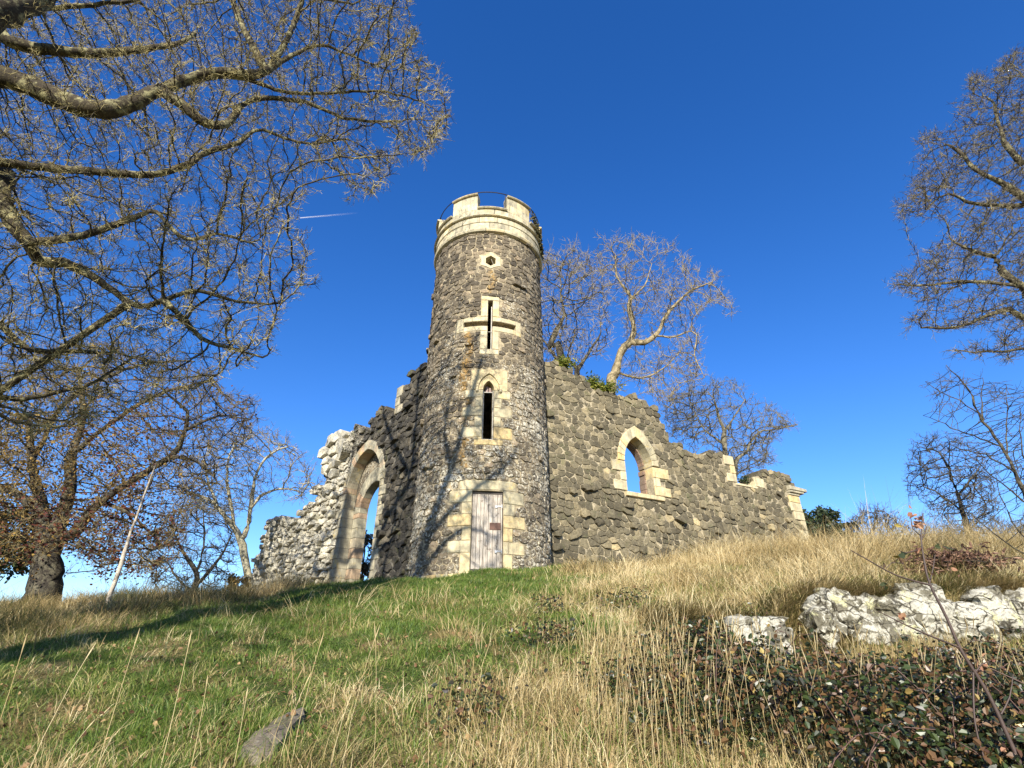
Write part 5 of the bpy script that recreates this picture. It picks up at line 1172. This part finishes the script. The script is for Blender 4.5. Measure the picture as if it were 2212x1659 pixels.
# dry stems standing in the bramble bed
r_ = np.random.default_rng(71); n = 7500; x = r_.uniform(-.4, 5.5, n); y = r_.uniform(2.8, 6.6, n); k = (r_.random(n) < sstep(.15, .7, n2(x, y, 1.9, 2.2)+.45*(x < 1.9)-.1)*(1-.6*sstep(1.6, 2.6, x))) & (x < y+.8); x, y = x[k], y[k]
blades('dry_stems', x, y, r_.uniform(.15, .5, len(x)), np.full(len(x), .0042), .75, M_straw, 'dry straw stems standing among the brambles', 'grass', 73, (.12, 0), tone=np.full(len(x), .72), lying=.25)
# ferny dead clump on the crest at right
r_ = np.random.default_rng(81); c = np.array(P(2065, 1218, 9.4)); gz = float(H(c[0], c[1])); k = 1500
C = np.stack([c[0]+r_.normal(0, .33, k), c[1]+r_.normal(0, .22, k), np.maximum(c[2]+r_.normal(0, .10, k), gz+.02)], 1)
clump = empty('dead_brush', 'heap of curled dark brown dead leaves on the turf above the outcrop, at right', 'dead leaves')
leaves_np('leaves', C, .11, leaf_mat('dead_frond', [(0, (.05, .028, .020)), (.6, (.14, .075, .05)), (1, (.28, .17, .11))], .2), clump, 8, aspect=.3, curl=.6)
tube_mesh('stems', [([c+r_.normal(0, .2, 3)*[1, 1, .2], c+r_.normal(0, .25, 3)*[1, 1, .3]], [.008, .005]) for _ in range(40)], M_barkDark, clump, lambda r: 4)
# foreground sapling at right
root = empty('twiggy_sapling', 'near sapling with dark slanting stem and curled brown leaves in front of the outcrop', 'sapling')
Y = 3.1
st = limb(c5, [(2060, 1850), (1980, 1680), (1900, 1500), (1780, 1240), (1620, 980), (1540, 800), (1440, 600), (1410, 480), (1390, 340), (1400, 190)], Y, .0125, .0030)
q0 = st[0]; st = [(q0[0]+.12, q0[1]-.05, float(H(q0[0]+.12, q0[1]))-.05, .014)]+st
sides = [limb(c5, [(1440, 605), (1250, 550), (1100, 470), (985, 405)], Y, .0055, .0025), limb(c5, [(1610, 965), (1400, 880), (1250, 810), (1140, 755)], Y, .006, .002), limb(c5, [(1700, 1110), (1740, 1060), (1790, 1040)], Y, .004, .002), limb(c5, [(1440, 590), (1460, 500), (1470, 430)], Y, .004, .002), limb(c5, [(1380, 400), (1300, 420), (1260, 405)], Y, .003, .002),
         limb(c5, [(1395, 330), (1340, 280), (1330, 220)], Y, .003, .002), limb(c5, [(1290, 480), (1220, 475), (1190, 510)], Y, .0025, .0015), limb(c5, [(1690, 1110), (1700, 1400), (1770, 1660)], Y, .005, .004), limb(c5, [(1850, 1350), (1900, 1250), (1920, 1120)], Y, .005, .002), limb(c5, [(1390, 350), (1420, 270), (1380, 200)], Y, .003, .0015)]
chs = []
for pl in [st]+sides: q, ro = resample(pl, .04); chs.append(([tuple(p) for p in q], ro))
tube_mesh('stem', chs[:1], flat_mat('dark_stem', (.055, .035, .028), .6), root, lambda r: 7); tube_mesh('side_branch', chs[1:], flat_mat('dark_side_stem', (.055, .035, .028), .6), root, lambda r: 5)
def lf(cx, cy, n, sx, sy, seed): r_ = np.random.default_rng(seed); return [P(*c5(cx+r_.normal(0, sx), cy+r_.normal(0, sy)), Y+r_.normal(0, .04)) for _ in range(n)]
LV = lf(1385, 390, 10, 20, 18, 1)+lf(1370, 235, 30, 20, 28, 2)+lf(1500, 545, 5, 30, 16, 3)+lf(1290, 785, 4, 8, 12, 4)+lf(1760, 1040, 6, 22, 16, 5)+lf(1870, 1530, 3, 10, 10, 6)
leaves_np('leaves', np.array(LV), .031, leaf_mat('curled_brown_leaf', [(0, (.16, .07, .045)), (.5, (.34, .17, .10)), (1, (.46, .27, .15))], .35), root, 10, aspect=.75, curl=.7)
leaves_np('leaves', np.array(lf(1310, 425, 4, 22, 14, 7)+lf(1240, 262, 1, 4, 3, 8)+lf(1190, 590, 3, 8, 18, 9)+lf(1500, 375, 3, 14, 6, 11)), .052, leaf_mat('dark_sapling_leaf', [(0, (.025, .035, .014)), (.8, (.05, .06, .02)), (1, (.35, .26, .05))], .2), root, 11, aspect=.5, curl=.4)
# plants growing on masonry
def tuft(label, u, v, wl, n, size, mat, seed, sp=(.3, .1), dep=-.15):
    t, z = wl.W(u, v, dep); c = np.array(wl.M(t, z, dep)); r_ = np.random.default_rng(seed)
    rt = empty('wall_fern', label, 'plant', 'green plants growing on the masonry'); leaves_np('fronds', c+np.stack([r_.normal(0, sp[0], n), r_.normal(0, sp[0]*.6, n), r_.normal(0, sp[1], n)], 1), size, mat, rt, seed, aspect=.35, curl=.4)
M_fern = leaf_mat('yellow_green_frond', [(0, (.06, .09, .015)), (.6, (.20, .24, .035)), (1, (.42, .38, .08))], .4)
tuft('small green tuft on the wall top close to the tower', *c4(195, 135), RWl, 420, .13, M_fern, 1, (.16, .09)); tuft('wide yellow-green plant on the wall top beside the pale forked tree', *c4(450, 305), RWl, 800, .13, M_fern, 2, (.26, .09))
tuft('upper yellow-green plant on the wall top, between the small tuft and the wide plant', *c4(385, 262), RWl, 350, .13, M_fern, 3, (.12, .12)); tuft('dark green sprig in the square notch of the right wall', *c4(1445, 940), RWl, 260, .10, M_ever, 4, (.14, .06), -.3)
rt = empty('wall_fern', 'straggly dark creeper hanging down the right side of the tower parapet', 'plant', 'green plants growing on the masonry'); r_ = np.random.default_rng(9); th = R(62)+r_.normal(0, .05, 700)+.0; zz = r_.uniform(0, 1, 700); a = R(52)+zz*R(32)+r_.normal(0, .045, 700); zc = 15.75-zz*1.15+r_.normal(0, .10, 700)
leaves_np('fronds', np.stack([TC[0]+1.99*np.sin(a), TC[1]-1.99*np.cos(a), zc], 1), .075, leaf_mat('creeper_leaf', [(0, (.03, .03, .015)), (.7, (.08, .08, .03)), (1, (.16, .13, .05))], .2), rt, 12, aspect=.6)
# contrail: two thin streaks of ice cloud at altitude
def contrail():
    m, t, b = newmat('contrail_ice'); b.inputs['Base Color'].default_value = (.9, .9, .92, 1); b.inputs['Roughness'].default_value = 1
    tr = N(t, 'ShaderNodeBsdfTransparent'); mx = N(t, 'ShaderNodeMixShader'); oc = coord(t)
    gr = N(t, 'ShaderNodeMapRange'); t.links.new(xyz(t, oc)[0], gr.inputs[0]); x0 = P(650, 470, 9000)[0]; x1 = P(775, 461, 9000)[0]
    gr.inputs[1].default_value = x1; gr.inputs[2].default_value = x0; gr.inputs[3].default_value = .0; gr.inputs[4].default_value = .2
    t.links.new(gr.outputs[0], mx.inputs[0]); t.links.new(tr.outputs[0], mx.inputs[1]); t.links.new(b.outputs[0], mx.inputs[2]); t.links.new(mx.outputs[0], t.nodes['Material Output'].inputs[0])
    root = empty('contrail', 'thin white double vapour trail in the blue sky left of the tower', 'contrail')
    for dv in (0, 3.2):
        tube_mesh('streak', [([P(648, 470.5+dv*.2, 9000), P(700, 466.5+dv*.5-1, 9000), P(775, 460+dv*.6-1.2, 9000)], [9, 8, 6])], m, root, lambda r: 6)
contrail()
